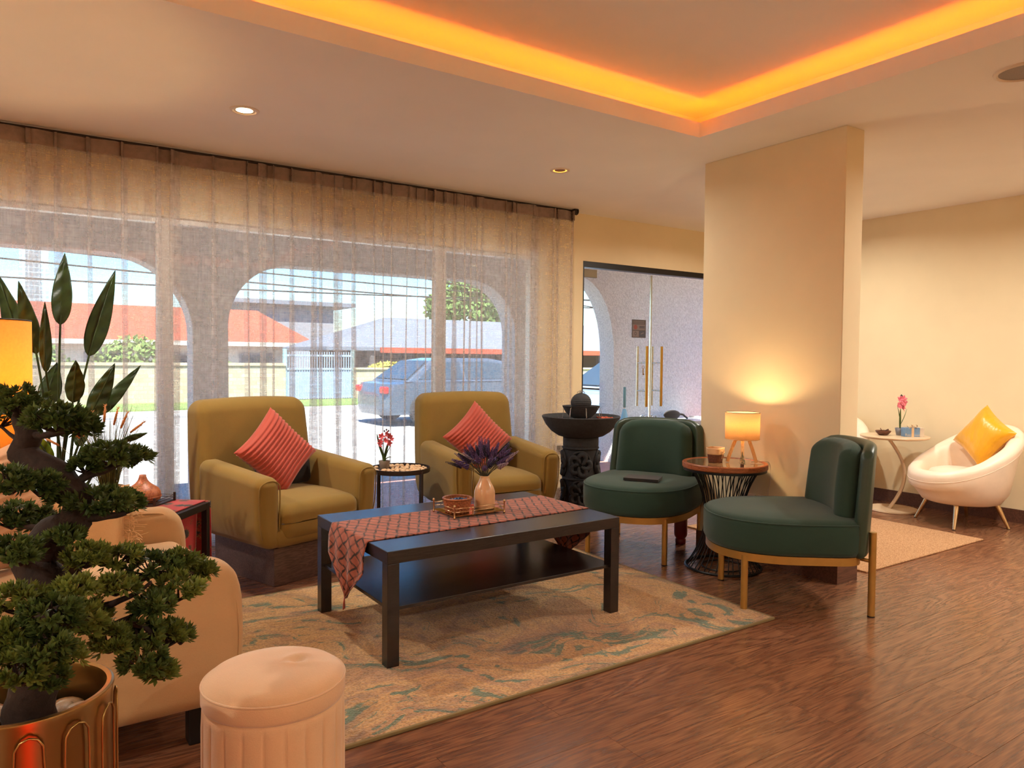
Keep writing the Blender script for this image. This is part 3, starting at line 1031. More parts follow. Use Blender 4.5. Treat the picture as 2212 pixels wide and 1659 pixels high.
o = obj('throw_pillow', xf(pillow(.46, .32, .15, 40), (0, 0, 0), (0, 0, 0)), M['linen'], None, True, loc=(.13, 3.135, .555), rot=(R(-24), 0, R(-6)))
tag(o, 'oatmeal linen cushion with frayed fringe leaning on the far sofa arm', 'cushion')
rd = random.Random(4)
fr = []
for i in range(120):
    z = rd.uniform(-.13, .15)
    p = [Vector((.205 + rd.uniform(0, .01), rd.uniform(-.03, .03), z))]
    d = Vector((rd.uniform(.3, 1), rd.uniform(-.9, .2), rd.uniform(-.7, .3)))
    for k in range(4):
        p.append(p[-1] + d.normalized() * .02)
        d += Vector((rd.uniform(-.7, .7), rd.uniform(-.7, .4), rd.uniform(-.8, .5)))
    fr.append(tube(p, .0011, 4, False))
fo = obj('fringe', join(*fr), M['linen'], o)
fo['kind'] = 'stuff'
o = obj('throw_pillow', xf(pillow(.42, .42, .15, 60, 14, .006), (0, 0, 0), (0, R(80), 0)), M['ribbed'], None, True, loc=(-.09, 3.02, .66), rot=(R(-22), 0, R(35)))
tag(o, 'tan ribbed cushion in the corner of the sofa', 'cushion')

# ---- red table
def redcloth():
    t = NT('red_floral_cloth')
    v = t.co((1, 1, 1))
    vo = t.n('ShaderNodeTexVoronoi')
    vo.inputs['Scale'].default_value = 14
    t.l(v, vo.inputs['Vector'])
    dist = vo.outputs['Distance']
    fl = t.noise(75, 2)
    petal = t.ramp(t.math('ADD', t.math('MULTIPLY', dist, 1.1), t.math('MULTIPLY', fl, .75)), [(.70, 1.0), (.76, 0.0)])
    base = t.ramp(t.noise(7, 2), [(.3, '#8d0d14'), (.7, '#b5161d')])
    c = t.mix(petal, base, '#1c1210')
    gold = t.ramp(t.math('ADD', t.math('MULTIPLY', dist, 1.1), t.math('MULTIPLY', t.noise(110, 2), .9)), [(.80, 0.0), (.84, 1.0), (.88, 0.0)])
    t.color(t.mix(gold, c, '#8a6a2a'))
    t.set(.6, 0, .4, .2)
    return t.m
M['redcloth'] = redcloth()
RT = (.439, 3.762)
t = thing('side_table', 'black metal side table draped with red floral cloth behind the sofa', 'table', (*RT, 0), R(-39))
tx, ty, tz = .275, .19, .50
for sx in (-1, 1):
    for sy in (-1, 1): obj('leg', box(sx * tx - (.028 if sx > 0 else 0), sx * tx + (.028 if sx < 0 else 0), sy * ty - (.028 if sy > 0 else 0), sy * ty + (.028 if sy < 0 else 0), 0, tz - .004), M['darkframe'], t, bevel=.002)
for sy in (-1, 1): obj('top_bar', box(-tx + .028, tx - .028, sy * ty - (.028 if sy > 0 else 0), sy * ty + (.028 if sy < 0 else 0), tz - .036, tz - .004), M['darkframe'], t, bevel=.002)
for sx in (-1, 1): obj('top_bar', box(sx * tx - (.028 if sx > 0 else 0), sx * tx + (.028 if sx < 0 else 0), -ty + .028, ty - .028, tz - .036, tz - .004), M['darkframe'], t, bevel=.002)
cl = obj('cloth_top', rbox(2 * tx - .03, 2 * ty + .01, .006, .0028, 2, 10), M['redcloth'], t, True, loc=(-.01, .004, tz))
obj('cloth_drop', grid(lambda u, v: (tx - .045 + .012 * sin(9 * u + 2) * v, -ty + .035 + u * (2 * ty - .07), tz - .036 - v * .31), 30, 12), M['redcloth'], t, True, solid=.003)
obj('cloth_drop', grid(lambda u, v: (-tx + .02 + u * (2 * tx - .02), ty + .010 + .010 * abs(sin(7 * u + 1)) * v, tz - v * .345), 40, 12), M['redcloth'], t, True, solid=.003)

# ---- round tray table with pebbles
PT = (2.015, 4.235)
t = thing('tray_table', 'round bronze tray table filled with pebbles between the armchairs', 'table', (*PT, 0))
pr_, pz = .19, .50
obj('tray', lathe([(0, pz - .022), (pr_ - .006, pz - .022), (pr_, pz - .018), (pr_, pz + .008), (pr_ - .005, pz + .008), (pr_ - .006, pz - .012), (0, pz - .012)], 56), M['bronze'], t, True, edge=35)
for i in range(4):
    a = R(20 + 90 * i)
    x, y = (pr_ - .002) * cos(a), (pr_ - .002) * sin(a)
    obj('leg', tube([(x, y, 0), (x, y, pz - .004)], .009, 6), M['bronze'], t)
obj('lower_ring', tube([((pr_ - .002) * cos(a), (pr_ - .002) * sin(a), .09) for a in [2 * PI * i / 40 for i in range(41)]], .006, 6, False), M['bronze'], t, True)
rd = random.Random(9)
pm = [blob(1, 1, .8, .62, 8, 5, .12, rd) for _ in range(4)]
pms = None
cnt = 0
placed = []
tries = 0
while cnt < 78 and tries < 4000:
    tries += 1
    a, r = rd.uniform(0, 2 * PI), (pr_ - .028) * sqrt(rd.random())
    x, y, s = r * cos(a), r * sin(a), rd.uniform(.012, .019)
    if any((x - q[0]) ** 2 + (y - q[1]) ** 2 < (.80 * (s + q[2])) ** 2 for q in placed): continue
    if (x + .088) ** 2 + (y - .055) ** 2 < .06 ** 2: continue
    placed.append((x, y, s))
    if cnt < 4: o = obj('pebble', pm[cnt], M['pebble'], None, True)
    else:
        o = bpy.data.objects.new('pebble', bpy.data.objects['pebble' if cnt % 4 == 0 else 'pebble.00%d' % (cnt % 4)].data)
        COL.objects.link(o)
    o.location = (PT[0] + x, PT[1] + y, pz - .012 + s * .6)
    o.scale = (s, s, s)
    o.rotation_euler = (0, 0, rd.uniform(0, 6))
    tag(o, 'one of the pale pebbles filling the round tray table', 'pebble', 'pebbles on the tray table')
    cnt += 1

# ---- wire drum table
WT = (3.400, 2.820)
t = thing('wire_table', 'round glass-topped table on a waisted black wire base', 'table', (*WT, 0))
wz = .612
obj('wood_rim', lathe([(.214, wz - .032), (.236, wz - .032), (.240, wz - .027), (.240, wz - .004), (.236, wz), (.218, wz), (.214, wz - .004), (.214, wz - .032)], 72), M['cherry'], t, True, edge=35)
M['tableglass'] = simple('tan_opaque_glass', '#8d7052', .06, var=.06, coat=.6)  # opaque glossy tan over the whole disc
obj('glass_top', lathe([(0, wz - .010), (.2145, wz - .010), (.2145, wz - .003), (0, wz - .003)], 64), M['tableglass'], t)
obj('top_ring', lathe([(.212, wz - .046), (.234, wz - .046), (.234, wz - .033), (.212, wz - .033), (.212, wz - .046)], 56), M['blackwire'], t, True, edge=35)
def torus(R0, r, z, seg=56):
    return grid(lambda u, v: ((R0 + r * cos(2 * PI * v)) * cos(2 * PI * u), (R0 + r * cos(2 * PI * v)) * sin(2 * PI * u), z + r * sin(2 * PI * v)), seg, 8, True, True)
obj('base_ring', torus(.212, .007, .0072), M['blackwire'], t, True)
obj('base_ring', torus(.120, .004, .0062), M['blackwire'], t, True)
wire = None
for i in range(38):
    if wire is None:
        pts = []
        for k in range(17):
            z = .008 + (wz - .05) * k / 16
            q = (z - .30) / .30
            rr = .108 + .104 * min(1.05, abs(q)) ** 2.1
            tw_ = R(11) * q
            pts.append((rr * cos(tw_), rr * sin(tw_), z))
        o = obj('wire', tube(pts, .0029, 6), M['blackwire'], t, True)
        wire = o.data
    else:
        o = bpy.data.objects.new('wire', wire)
        COL.objects.link(o)
        o.parent = t
    o.rotation_euler = (0, 0, 2 * PI * i / 38 + (R(1.8) if i % 2 else 0))

# ---- white tub chairs
def tub(label, loc, rz):
    t = thing('tub_chair', label, 'chair', loc, rz, 'white leather tub chairs')
    def rimh(a):      # a: angle, front = -y
        k = (1 + sin(a)) / 2      # 0 front .. 1 back
        return .405 + .335 * k ** 1.3
    def rad(a):
        return .325 + .02 * cos(a) ** 2 + (.02 if sin(a) < 0 else .0) * sin(a) ** 2
    prof = []
    def f(u, v):
        a = 2 * PI * u
        h, r = rimh(a), rad(a)
        lean = .055 * max(0, sin(a))
        rows = [(0, .165), (.18, .163), (r - .125, .165), (r - .085, .178), (r - .035, .25), (r + .004 + lean * .4, h - .13), (r + .012 + lean * .8, h - .07), (r + .010 + lean, h - .035), (r - .012 + lean, h - .008), (r - .040 + lean, h), (r - .070 + lean * .9, h - .010), (r - .090 + lean * .7, h - .045), (r - .104 + lean * .3, max(.345, h - .14)), (r - .112, .335), (r - .13, .33), (.1, .33), (0, .33)]
        q = v * (len(rows) - 1)
        i = min(len(rows) - 2, int(q))
        s = q - i
        r0 = rows[i][0] + (rows[i + 1][0] - rows[i][0]) * s
        z0 = rows[i][1] + (rows[i + 1][1] - rows[i][1]) * s
        return r0 * cos(a), r0 * sin(a), z0
    body = obj('shell', grid(f, 64, 32, True), M['white_lea'], t, True)
    obj('seat_cushion', puck(lambda p: (.222 * cos(p), .22 * sin(p)), [(0, 0, .335), (1, .01, .335), (1, 0, .35), (1, .002, .378), (1, .018, .398), (.7, 0, .412), (.3, 0, .418), (0, 0, .42)], 48), M['white_lea'], t, True)
    seam = []
    for i in range(65):
        a = 2 * PI * i / 64
        h, r = rimh(a), rad(a)
        lean = .055 * max(0, sin(a))
        seam.append(((r + .0105 + lean * .7) * cos(a), (r + .0105 + lean * .7) * sin(a), h - .082))
    obj('seam', tube(seam, .0022, 5, False), M['white_lea'], body, True)
    for a in (45, 135, 225, 315):
        c, s = cos(R(a)), sin(R(a))
        lg = obj('leg', tube([(.30 * c, .30 * s, .003), (.215 * c, .215 * s, .185)], [.011, .019], 14), M['palegold'], t, True, edge=40)
        obj('foot_cap', tube([(.301 * c, .301 * s, 0), (.298 * c, .298 * s, .006)], .0112, 10), M['darkframe'], lg)
    return t
TC = ((5.835, 2.635, 0), R(-118))
tub('white leather tub chair holding the yellow satin cushion', *TC)
tub('white leather tub chair mostly hidden behind the cream pier', (5.80, 3.765, 0), R(-80))
o = cushion('throw_pillow', 'yellow satin cushion standing on the white tub chair', 'cushion', TC, .02, .15, .65, .36, R(-20), R(33), M['yellow_satin'], 0, 0, .15, yaw=R(10))
# ---- round white table on a curved leg
t = thing('pedestal_table', 'round warm-white table on a curved leg beside the tub chair', 'table', (5.885, 3.175, 0))
PZ = .605
obj('table_top', lathe([(0, PZ - .02), (.235, PZ - .02), (.252, PZ - .012), (.256, PZ - .004), (.254, PZ), (0, PZ)], 64), M['beigetable'], t, True, edge=35)
obj('base_disc', lathe([(0, 0), (.185, 0), (.188, .006), (.185, .016), (0, .018)], 56), M['beigetable'], t, True, edge=35)
vd = Vector((.83, -.55))
arc = []
for k in range(25):
    q = k / 24
    off = -.10 + .19 * sin(PI * (.12 + .80 * q))
    arc.append((vd.x * off, vd.y * off, .012 + q * (PZ - .03)))
obj('curved_leg', tube(arc, .022, 12, True, .5), M['beigetable'], t, True)

# ---- measured plant positions (metres)
LEAVES= [(0.191, 4.287, 1.347, 0.217, 4.345, 1.71, 0.044), (0.315, 4.317, 1.192, 0.443, 4.37, 1.643, 0.05), (0.09, 4.288, 1.201, 0.021, 4.229, 1.548, 0.04), (0.123, 4.081, 1.115, 0.12, 4.036, 1.445, 0.026), (0.049, 4.495, 1.142, -0.066, 4.532, 1.607, 0.054), (0.132, 4.43, 0.942, 0.187, 4.583, 1.158, 0.051), (0.234, 4.181, 0.965, 0.246, 4.121, 1.174, 0.043), (0.313, 4.245, 0.89, 0.424, 4.242, 1.158, 0.045), (0.362, 4.393, 0.882, 0.569, 4.445, 1.146, 0.032), (0.419, 3.928, 0.791, 0.514, 3.805, 0.837, 0.015), (0.142, 4.111, 0.685, 0.052, 4.118, 0.854, 0.033), (0.266, 4.391, 0.725, 0.32, 4.422, 0.901, 0.031), (0.194, 4.08, 0.806, 0.192, 4.087, 0.938, 0.031)]
PADS= [(0.007, 1.659, 1.111, 0.05, 0.031), (-0.025, 1.763, 1.072, 0.041, 0.023), (0.058, 1.527, 1.084, 0.059, 0.028), (0.097, 1.548, 1.066, 0.034, 0.02), (0.147, 1.584, 1.008, 0.055, 0.023), (0.193, 1.612, 0.997, 0.037, 0.02), (0.108, 1.585, 0.99, 0.026, 0.017), (-0.01, 1.544, 0.975, 0.048, 0.027), (0.035, 1.573, 0.962, 0.046, 0.027), (0.084, 1.623, 0.928, 0.044, 0.025), (0.127, 1.546, 0.928, 0.06, 0.027), (0.174, 1.586, 0.912, 0.036, 0.025), (-0.008, 1.708, 0.883, 0.049, 0.029), (0.045, 1.743, 0.861, 0.051, 0.028), (0.071, 1.533, 0.869, 0.033, 0.02), (-0.005, 1.499, 0.862, 0.047, 0.027), (0.1, 1.488, 0.841, 0.037, 0.025), (0.151, 1.525, 0.825, 0.047, 0.024), (0.213, 1.53, 0.797, 0.055, 0.026), (0.265, 1.544, 0.795, 0.038, 0.024), (0.303, 1.565, 0.766, 0.03, 0.022), (0.061, 1.657, 0.79, 0.049, 0.027), (0.141, 1.434, 0.795, 0.036, 0.019), (0.246, 1.459, 0.767, 0.047, 0.029), (0.197, 1.419, 0.757, 0.037, 0.023), (0.077, 1.405, 0.81, 0.035, 0.019), (0.001, 1.432, 0.796, 0.045, 0.03), (0.043, 1.355, 0.788, 0.047, 0.031), (0.088, 1.372, 0.763, 0.038, 0.026), (0.124, 1.37, 0.726, 0.035, 0.028), (0.171, 1.386, 0.719, 0.04, 0.025), (0.22, 1.425, 0.696, 0.035, 0.028), (0.248, 1.453, 0.685, 0.021, 0.026), (0.174, 1.359, 0.683, 0.039, 0.027), (0.2, 1.364, 0.659, 0.024, 0.019), (-0.006, 1.363, 0.759, 0.039, 0.03), (0.032, 1.313, 0.753, 0.042, 0.03), (0.002, 1.308, 0.726, 0.042, 0.031), (0.054, 1.333, 0.727, 0.033, 0.025), (0.034, 1.309, 0.704, 0.028, 0.02), (0.109, 1.478, 0.739, 0.033, 0.023)]
TRUNK= [(0.037, 1.578, 0.526, 0.049), (0.02, 1.592, 0.585, 0.041), (0.038, 1.571, 0.665, 0.037), (0.057, 1.562, 0.75, 0.034), (0.026, 1.597, 0.814, 0.037), (0.052, 1.594, 0.863, 0.033), (0.092, 1.58, 0.895, 0.026), (0.09, 1.596, 0.945, 0.024), (0.051, 1.635, 0.978, 0.03), (0.015, 1.673, 1.011, 0.026), (0.018, 1.673, 1.055, 0.021), (0.007, 1.682, 1.099, 0.011)]
BRANCHES= [[(0.0194, 1.6718, 1.0463, 0.007), (0.0543, 1.6001, 1.0511, 0.006), (0.1046, 1.5188, 1.0767, 0.0033)], [(0.0826, 1.6006, 0.945, 0.0096), (0.1125, 1.5935, 0.9697, 0.0079), (0.1597, 1.5986, 0.9875, 0.0054), (0.2086, 1.6022, 0.9972, 0.0027)], [(0.0816, 1.5879, 0.9124, 0.0103), (0.1242, 1.5583, 0.8956, 0.0078), (0.1709, 1.5633, 0.9026, 0.0053)], [(0.0519, 1.5935, 0.8543, 0.012), (0.113, 1.5248, 0.78, 0.0093), (0.1741, 1.5319, 0.7811, 0.0078), (0.2533, 1.5265, 0.7786, 0.0054), (0.3005, 1.5542, 0.7596, 0.0028)], [(0.0568, 1.5616, 0.7499, 0.0101), (0.1178, 1.4962, 0.749, 0.0075), (0.1569, 1.4466, 0.7726, 0.0049), (0.2009, 1.4417, 0.7913, 0.0033)], [(0.0565, 1.5608, 0.7246, 0.011), (0.1204, 1.445, 0.7224, 0.0081), (0.1725, 1.3981, 0.7347, 0.0056), (0.2035, 1.3636, 0.6991, 0.004), (0.1885, 1.3605, 0.6715, 0.0024)], [(0.1338, 1.4361, 0.7266, 0.0048), (0.192, 1.434, 0.7532, 0.0041), (0.2457, 1.4583, 0.758, 0.0034)], [(0.0383, 1.5706, 0.6654, 0.0084), (0.0126, 1.445, 0.7131, 0.0061), (-0.0004, 1.3576, 0.7234, 0.0036)], [(0.0264, 1.597, 0.8141, 0.0085), (-0.005, 1.5587, 0.8363, 0.0057), (-0.0245, 1.5244, 0.8552, 0.0032)], [(0.0593, 1.5895, 0.88, 0.0068), (0.0173, 1.6659, 0.8702, 0.0053), (-0.0195, 1.7271, 0.8717, 0.0036)], [(0.0192, 1.6712, 1.0287, 0.0062), (-0.0099, 1.7279, 1.0472, 0.0045), (-0.0325, 1.7681, 1.0631, 0.0027)], [(0.0533, 1.564, 0.7499, 0.0084), (0.0587, 1.4399, 0.7602, 0.0062), (0.0496, 1.3739, 0.7665, 0.0037)]]

# ================================================================ SMALL THINGS
M['woven'] = simple('woven_rush', '#9c5a34', .8, var=.35, vs=120, bs=180, bst=.8, bd=.003)
M['vase'] = simple('cream_ceramic', '#d9ab80', .22, var=.03, coat=.4)
M['mirror'] = simple('amber_mirror', '#b49a62', .06, 1, var=.05)
# ---- mirrored tray
TRX, TRY, TRW, TRD = 1.652, 2.90, .272, .20
RUN_Z = TZ + .004
t = thing('mirror_tray', 'mirrored tray with thin gold rails on the coffee table', 'tray', (TRX, TRY, RUN_Z))
obj('tray_plate', box(0, TRW, 0, TRD, .010, .014), M['mirror'], t)
for x in (0, TRW):
    for y in (0, TRD):
        obj('post', xf(lathe([(0, 0), (.0045, 0), (.0058, .004), (.0045, .008), (.0036, .012), (.0036, .05), (.0045, .052), (.006, .058), (.0045, .064), (0, .066)], 14), (x, y, 0)), M['palegold'], t, True)
for x in (TRW * .36,): obj('post', xf(lathe([(0, .004), (.004, .004), (.003, .012), (.003, .04), (.0042, .046), (0, .05)], 12), (x, 0, 0)), M['palegold'], t, True)
for z in (.030, .046):
    for y in (0, TRD): obj('rail', tube([(0, y, z), (TRW, y, z)], .0014, 8), M['palegold'], t, True)
    for x in (0, TRW): obj('rail', tube([(x, 0, z), (x, TRD, z)], .0014, 8), M['palegold'], t, True)
# ---- basket with sweets
BK = (1.715, 2.985, RUN_Z + .0142)
t = thing('candy_basket', 'small round woven basket of wrapped sweets on the mirrored tray', 'basket', BK)
def weave(u, v):
    a = 2 * PI * u
    r = .052 + .012 * v + .0022 * sin(18 * a + (PI if int(v * 7) % 2 else 0))
    return r * cos(a), r * sin(a), v * .062
obj('wall', grid(weave, 108, 14, True), M['woven'], t, True, solid=.004)
obj('floor_disc', lathe([(0, .002), (.052, .002)], 32), M['woven'], t)
obj('braided_rim', grid(lambda u, v: ((.065 + (.0055 + .0015 * sin(40 * PI * u)) * cos(2 * PI * v)) * cos(2 * PI * u), (.065 + (.0055 + .0015 * sin(40 * PI * u)) * cos(2 * PI * v)) * sin(2 * PI * u), .064 + .005 * sin(2 * PI * v)), 100, 8, True, True), M['cherry'], t, True)
rd = random.Random(2)
M['wrap1'] = simple('blue_wrapper', '#3f5a80', .25, .3, var=.3, vs=60)
M['wrap2'] = simple('silver_blue_wrapper', '#9fb7c8', .2, .4, var=.3, vs=60)
spots = [(-.028, -.02), (.004, -.03), (.03, -.012), (-.022, .014), (.012, .006), (.03, .02), (-.002, .034), (-.012, -.005), (.016, -.012)]
for i, (x, y) in enumerate(spots):
    g = join(xf(blob(.012, 1.2, .9, .7, 10, 6, .1, rd)), xf(lathe([(.003, 0), (.010, .012), (.008, .013), (.002, 0)], 8), (.012, 0, 0), (0, R(90), 0)), xf(lathe([(.003, 0), (.010, .012), (.008, .013), (.002, 0)], 8), (-.012, 0, 0), (0, R(-90), 0)))
    o = obj('wrapped_sweet', g, M['wrap1'] if i % 3 else M['wrap2'], None, True, loc=(BK[0] + x, BK[1] + y, BK[2] + (.046 if i < 7 else .058)), rot=(rd.uniform(-.5, .5), rd.uniform(-.5, .5), rd.uniform(0, 3)))
    tag(o, 'blue wrapped sweet in the small woven basket' if i % 3 else 'pale silver-blue wrapped sweet in the small woven basket', 'sweet', 'wrapped sweets in the basket')
# ---- vase and lavender
VS = (1.866, 2.985, RUN_Z + .0142)
o = obj('flower_vase', lathe([(0, 0), (.046, 0), (.0495, .004), (.0505, .012), (.0505, .07), (.049, .085), (.044, .100), (.036, .116), (.029, .130), (.0235, .144), (.022, .152), (.0235, .156), (.0205, .157), (.0185, .150), (.019, .14), (.03, .11), (.043, .085), (.044, .02), (0, .012)], 48), M['vase'], None, True, loc=VS)
tag(o, 'glossy cream bottle vase holding lavender on the mirrored tray', 'vase')
lv = thing('lavender_bouquet', 'bunch of artificial purple lavender in the cream vase', 'flowers', VS)
M['lav'] = simple('lavender_purple', '#5b4470', .8, var=.35, vs=90)
M['lav2'] = simple('deep_violet', '#2c2440', .8, var=.35, vs=90)
M['lav3'] = simple('pale_lilac', '#a58f9c', .8, var=.3, vs=90)
M['lavgrey'] = simple('grey_green_stem', '#4c4a3c', .7, var=.2)
rd = random.Random(12)
def spike(n, L, r, rd):
    gs = []
    for i in range(n):
        z = L * (i + .5) / n
        k = r * (1.05 - .75 * i / n)
        for j in range(5):
            a = 2 * PI * j / 5 + i * .8
            gs.append(xf(([(0, 0, 0), (.30, .10, .25), (1, 0, .75), (.30, -.10, .25)], [(0, 1, 2, 3)]), (0, 0, z), (rd.uniform(-.2, .2), rd.uniform(-.3, .1), a), (k, k * 2.2, k * .9)))
            gs.append(xf(blob(k * .33, 1, 1, 1.3, 5, 3), (k * .62 * cos(a), k * .62 * sin(a), z + k * .3)))
    return join(*gs)
spk = [spike(12, .085, .0125, rd), spike(9, .065, .015, rd)]
for i in range(44):
    lean = R((10, 22, 34, 46, 56, 64)[i % 6] + rd.uniform(-6, 6))
    az = i * 2.399 + rd.uniform(-.2, .2)
    if i < 4: az, lean = ((R(150), R(74)), (R(160), R(66)), (R(-30), R(56)), (R(-24), R(46)))[i]
    L = rd.uniform(.13, .185)
    if i < 4: L = .2
    d = Vector((cos(az) * sin(lean), sin(az) * sin(lean), cos(lean)))
    b = Vector((.010 * cos(az), .010 * sin(az), .15))
    hd = b + d * (L * .5) + Vector((0, 0, .022))
    mid = b.lerp(hd, .5) + Vector((0, 0, .006))
    sp = obj('sprig', spk[i % 2], (M['lav2'], M['lav'], M['lav3'], M['lav'], M['lav2'], M['lav'], M['lav'])[i % 7], lv, True, loc=tuple(hd), rot=d.to_track_quat('Z', 'Y').to_euler())
    Mi = sp.matrix_basis.inverted()
    obj('stem', tube([tuple(Mi @ Vector((.004 * cos(az), .004 * sin(az), .03))), tuple(Mi @ b), tuple(Mi @ mid), tuple(Mi @ hd)], .0014, 5), M['lavgrey'], sp)

# ---- table lamp with three wooden legs
LP = (3.445, 2.735, .612)
t = thing('table_lamp', 'small drum-shade table lamp on three curved wooden legs', 'lamp', LP)
M['shade'] = translucent('lamp_linen', '#f6dcb4', .55, 200, .05)
obj('lamp_shade', lathe([(.094, .140), (.096, .292)], 64), M['shade'], t, True, solid=.002)
for z in (.140, .292): obj('shade_rim', xf(torus(.0955, .0018, 0), (0, 0, z)), M['bronze'] if z > .2 else M['lightwood'], t, True)
for a in (100, 220, 340):
    c, s = cos(R(a)), sin(R(a))
    pts = [(.030 * c, .030 * s, .162), (.046 * c, .046 * s, .125), (.068 * c, .068 * s, .072), (.092 * c, .092 * s, .002)]
    obj('leg', tube(spline(pts, 5), [.0125] * 16, 4), M['lightwood'], t, True, edge=40)
obj('socket', lathe([(0, .140), (.03, .140), (.03, .152), (.018, .156), (.018, .19), (0, .19)], 20), M['trimwhite'], t, True, edge=40)
M['bulb'] = emit('warm_bulb', '#ffc060', 14)
obj('bulb', xf(blob(.022, 1, 1, 1.25, 16, 10), (0, 0, .214)), M['bulb'], t, True)
lamp('table_lamp_light', 'POINT', (0, 0, .245), 4.6, (1, .68, .34), t, .025)
cb = obj('lamp_cord', tube(spline([(3.50, 2.72, .616), (3.58, 2.70, .618), (3.637, 2.69, .60), (3.646, 2.69, .50), (3.640, 2.70, .43), (3.650, 2.69, .37)], 6), .0022, 6), M['trimwhite'], None, True)
tag(cb, 'pale lamp cord running down the pier to the wall socket', 'cord')
# ---- wall sockets on the pier
for i, (y, l) in enumerate(((2.845, 'double wall socket plate on the pier, farther from the viewer'), (2.735, 'double wall socket plate with a plug on the pier, nearer to the viewer'))):
    t = thing('wall_socket', l, 'socket', (3.66, y, .36))
    obj('plate', rbox(.012, .095, .086, .004, 2, 2), M['trimwhite'], t, True, loc=(-.006, 0, 0))
    for dz in (-.0, .018): obj('slot', box(-.0128, -.0118, -.004 - dz, .004 - dz, -.008 + dz, .002 + dz), M['darkframe'], t)
    if i: obj('plug', rbox(.03, .04, .04, .006, 2, 2), M['trimwhite'], t, True, loc=(-.026, 0, -.01))
t = thing('wall_socket', 'wall socket with a dark plug on the wall left of the doors', 'socket', (3.83, 4.95, .44))
obj('plate', rbox(.09, .012, .09, .004, 2, 2), M['trimwhite'], t, True, loc=(0, -.006, 0))
obj('plug', rbox(.045, .04, .05, .006, 2, 2), M['darkframe'], t, True, loc=(0, -.03, 0))
# ---- lined basket
t = thing('lined_basket', 'small brown basket with cream lining and a bow, beside the table lamp', 'basket', (3.372, 2.865, .609), R(20))
def bsk(u, v):
    a = 2 * PI * u
    n = 4
    r = 1 / ((abs(cos(a)) ** n + abs(sin(a)) ** n) ** (1 / n))
    k = .040 + .012 * v
    return r * k * cos(a), r * k * sin(a) * .8, v * .085
obj('wicker', grid(lambda u, v: bsk(u, v * .62), 48, 8, True), simple('brown_wicker', '#5f3524', .8, var=.3, vs=90, bs=150, bst=.8), t, True, solid=.003)
obj('lining', grid(lambda u, v: tuple(c * (1.03 if i < 2 else 1) for i, c in enumerate(bsk(u, .55 + v * .45))), 48, 6, True), M['pebble'], t, True, solid=.003)
obj('basket_floor', puck(lambda p: bsk(p / 2 / PI, 0)[:2], [(0, 0, .002), (1, 0, .002)], 32), M['cherry'], t)
g = join(tube(spline([(0, 0, 0), (-.016, 0, .012), (-.026, 0, .004), (-.012, 0, -.002), (0, 0, 0), (.012, 0, -.002), (.026, 0, .004), (.016, 0, .012), (0, 0, 0)], 4), .0022, 5), tube([(0, 0, 0), (-.012, 0, -.016), (-.016, 0, -.034)], .0022, 5), tube([(0, 0, 0), (.010, 0, -.014), (.017, 0, -.030)], .0022, 5))
obj('bow', xf(g, (0, -.044, .056)), M['pebble'], t, True)
# ---- tiny bottle-brush tree
t = thing('tiny_tree', 'tiny snowy bottle-brush tree before the table lamp', 'decoration', (3.338, 2.648, .609))
obj('wooden_base', lathe([(0, 0), (.010, 0), (.010, .016), (0, .016)], 12), M['skirt'], t, True, edge=40)
rd = random.Random(5)
gs = []
for i in range(230):
    q = rd.random() ** .8
    z = .018 + .062 * q
    r = .020 * (1 - q) + .002
    a = rd.uniform(0, 2 * PI)
    gs.append(([(0, 0, z), (r * cos(a), r * sin(a), z - .004), (r * cos(a + .18), r * sin(a + .18), z - .003)], [(0, 1, 2)]))
o = obj('bristles', join(*gs), simple('frosted_green', '#3f5b46', .8, var=.5, vs=200), t)
o['kind'] = 'stuff'
obj('wire_trunk', tube([(0, 0, .012), (0, 0, .084)], .0016, 6), M['palegold'], t)

# ---- orchids
M['petal'] = simple('coral_pink_petal', '#d5606a', .5, var=.2, vs=60)
M['petal2'] = simple('bright_pink_petal', '#e87f90', .5, var=.2, vs=60)
M['greypot'] = simple('grey_cement', '#8d7f74', .85, var=.2, vs=30, bs=60, bst=.4)
M['leafg'] = leafy('orchid_leaf', '#33471d', '#556b2c', .15)
M['bud'] = simple('dark_bud', '#2a1518', .5)
def blade(p, w, th=.0016):
    P = [Vector(a) for a in p]
    V, F = [], []
    n = len(P)
    for i, q in enumerate(P):
        d = (P[min(i + 1, n - 1)] - P[max(i - 1, 0)]).normalized()
        s = d.cross(Vector((.56, .83, .0))).normalized()
        nn = s.cross(d)
        k = w * (sin(PI * (.12 + .86 * i / (n - 1))) ** .7)
        V += [tuple(q + s * k), tuple(q + nn * th), tuple(q - s * k), tuple(q - nn * th)]
    for i in range(n - 1):
        for j in range(4): F.append((4 * i + j, 4 * i + (j + 1) % 4, 4 * i + 4 + (j + 1) % 4, 4 * i + 4 + j))
    F += [(3, 2, 1, 0), (4 * n - 4, 4 * n - 3, 4 * n - 2, 4 * n - 1)]
    return V, F
def flower(rd, s):
    gs = []
    for k in range(5):
        a = 2 * PI * k / 5 + rd.uniform(-.2, .2)
        gs.append(xf(pet(), (0, 0, 0), (0, R(-35), a), s))
    gs.append(xf(blob(.16, 1, 1, 1, 8, 5), (0, 0, .12 * s), (0, 0, 0), s))
    return join(*gs)
def pet():
    return grid(lambda u, v: (u * 1.0, (v - .5) * .62 * sin(PI * (.1 + .85 * u)) ** .8, .12 * sin(PI * u) - .25 * (v - .5) ** 2), 5, 4)
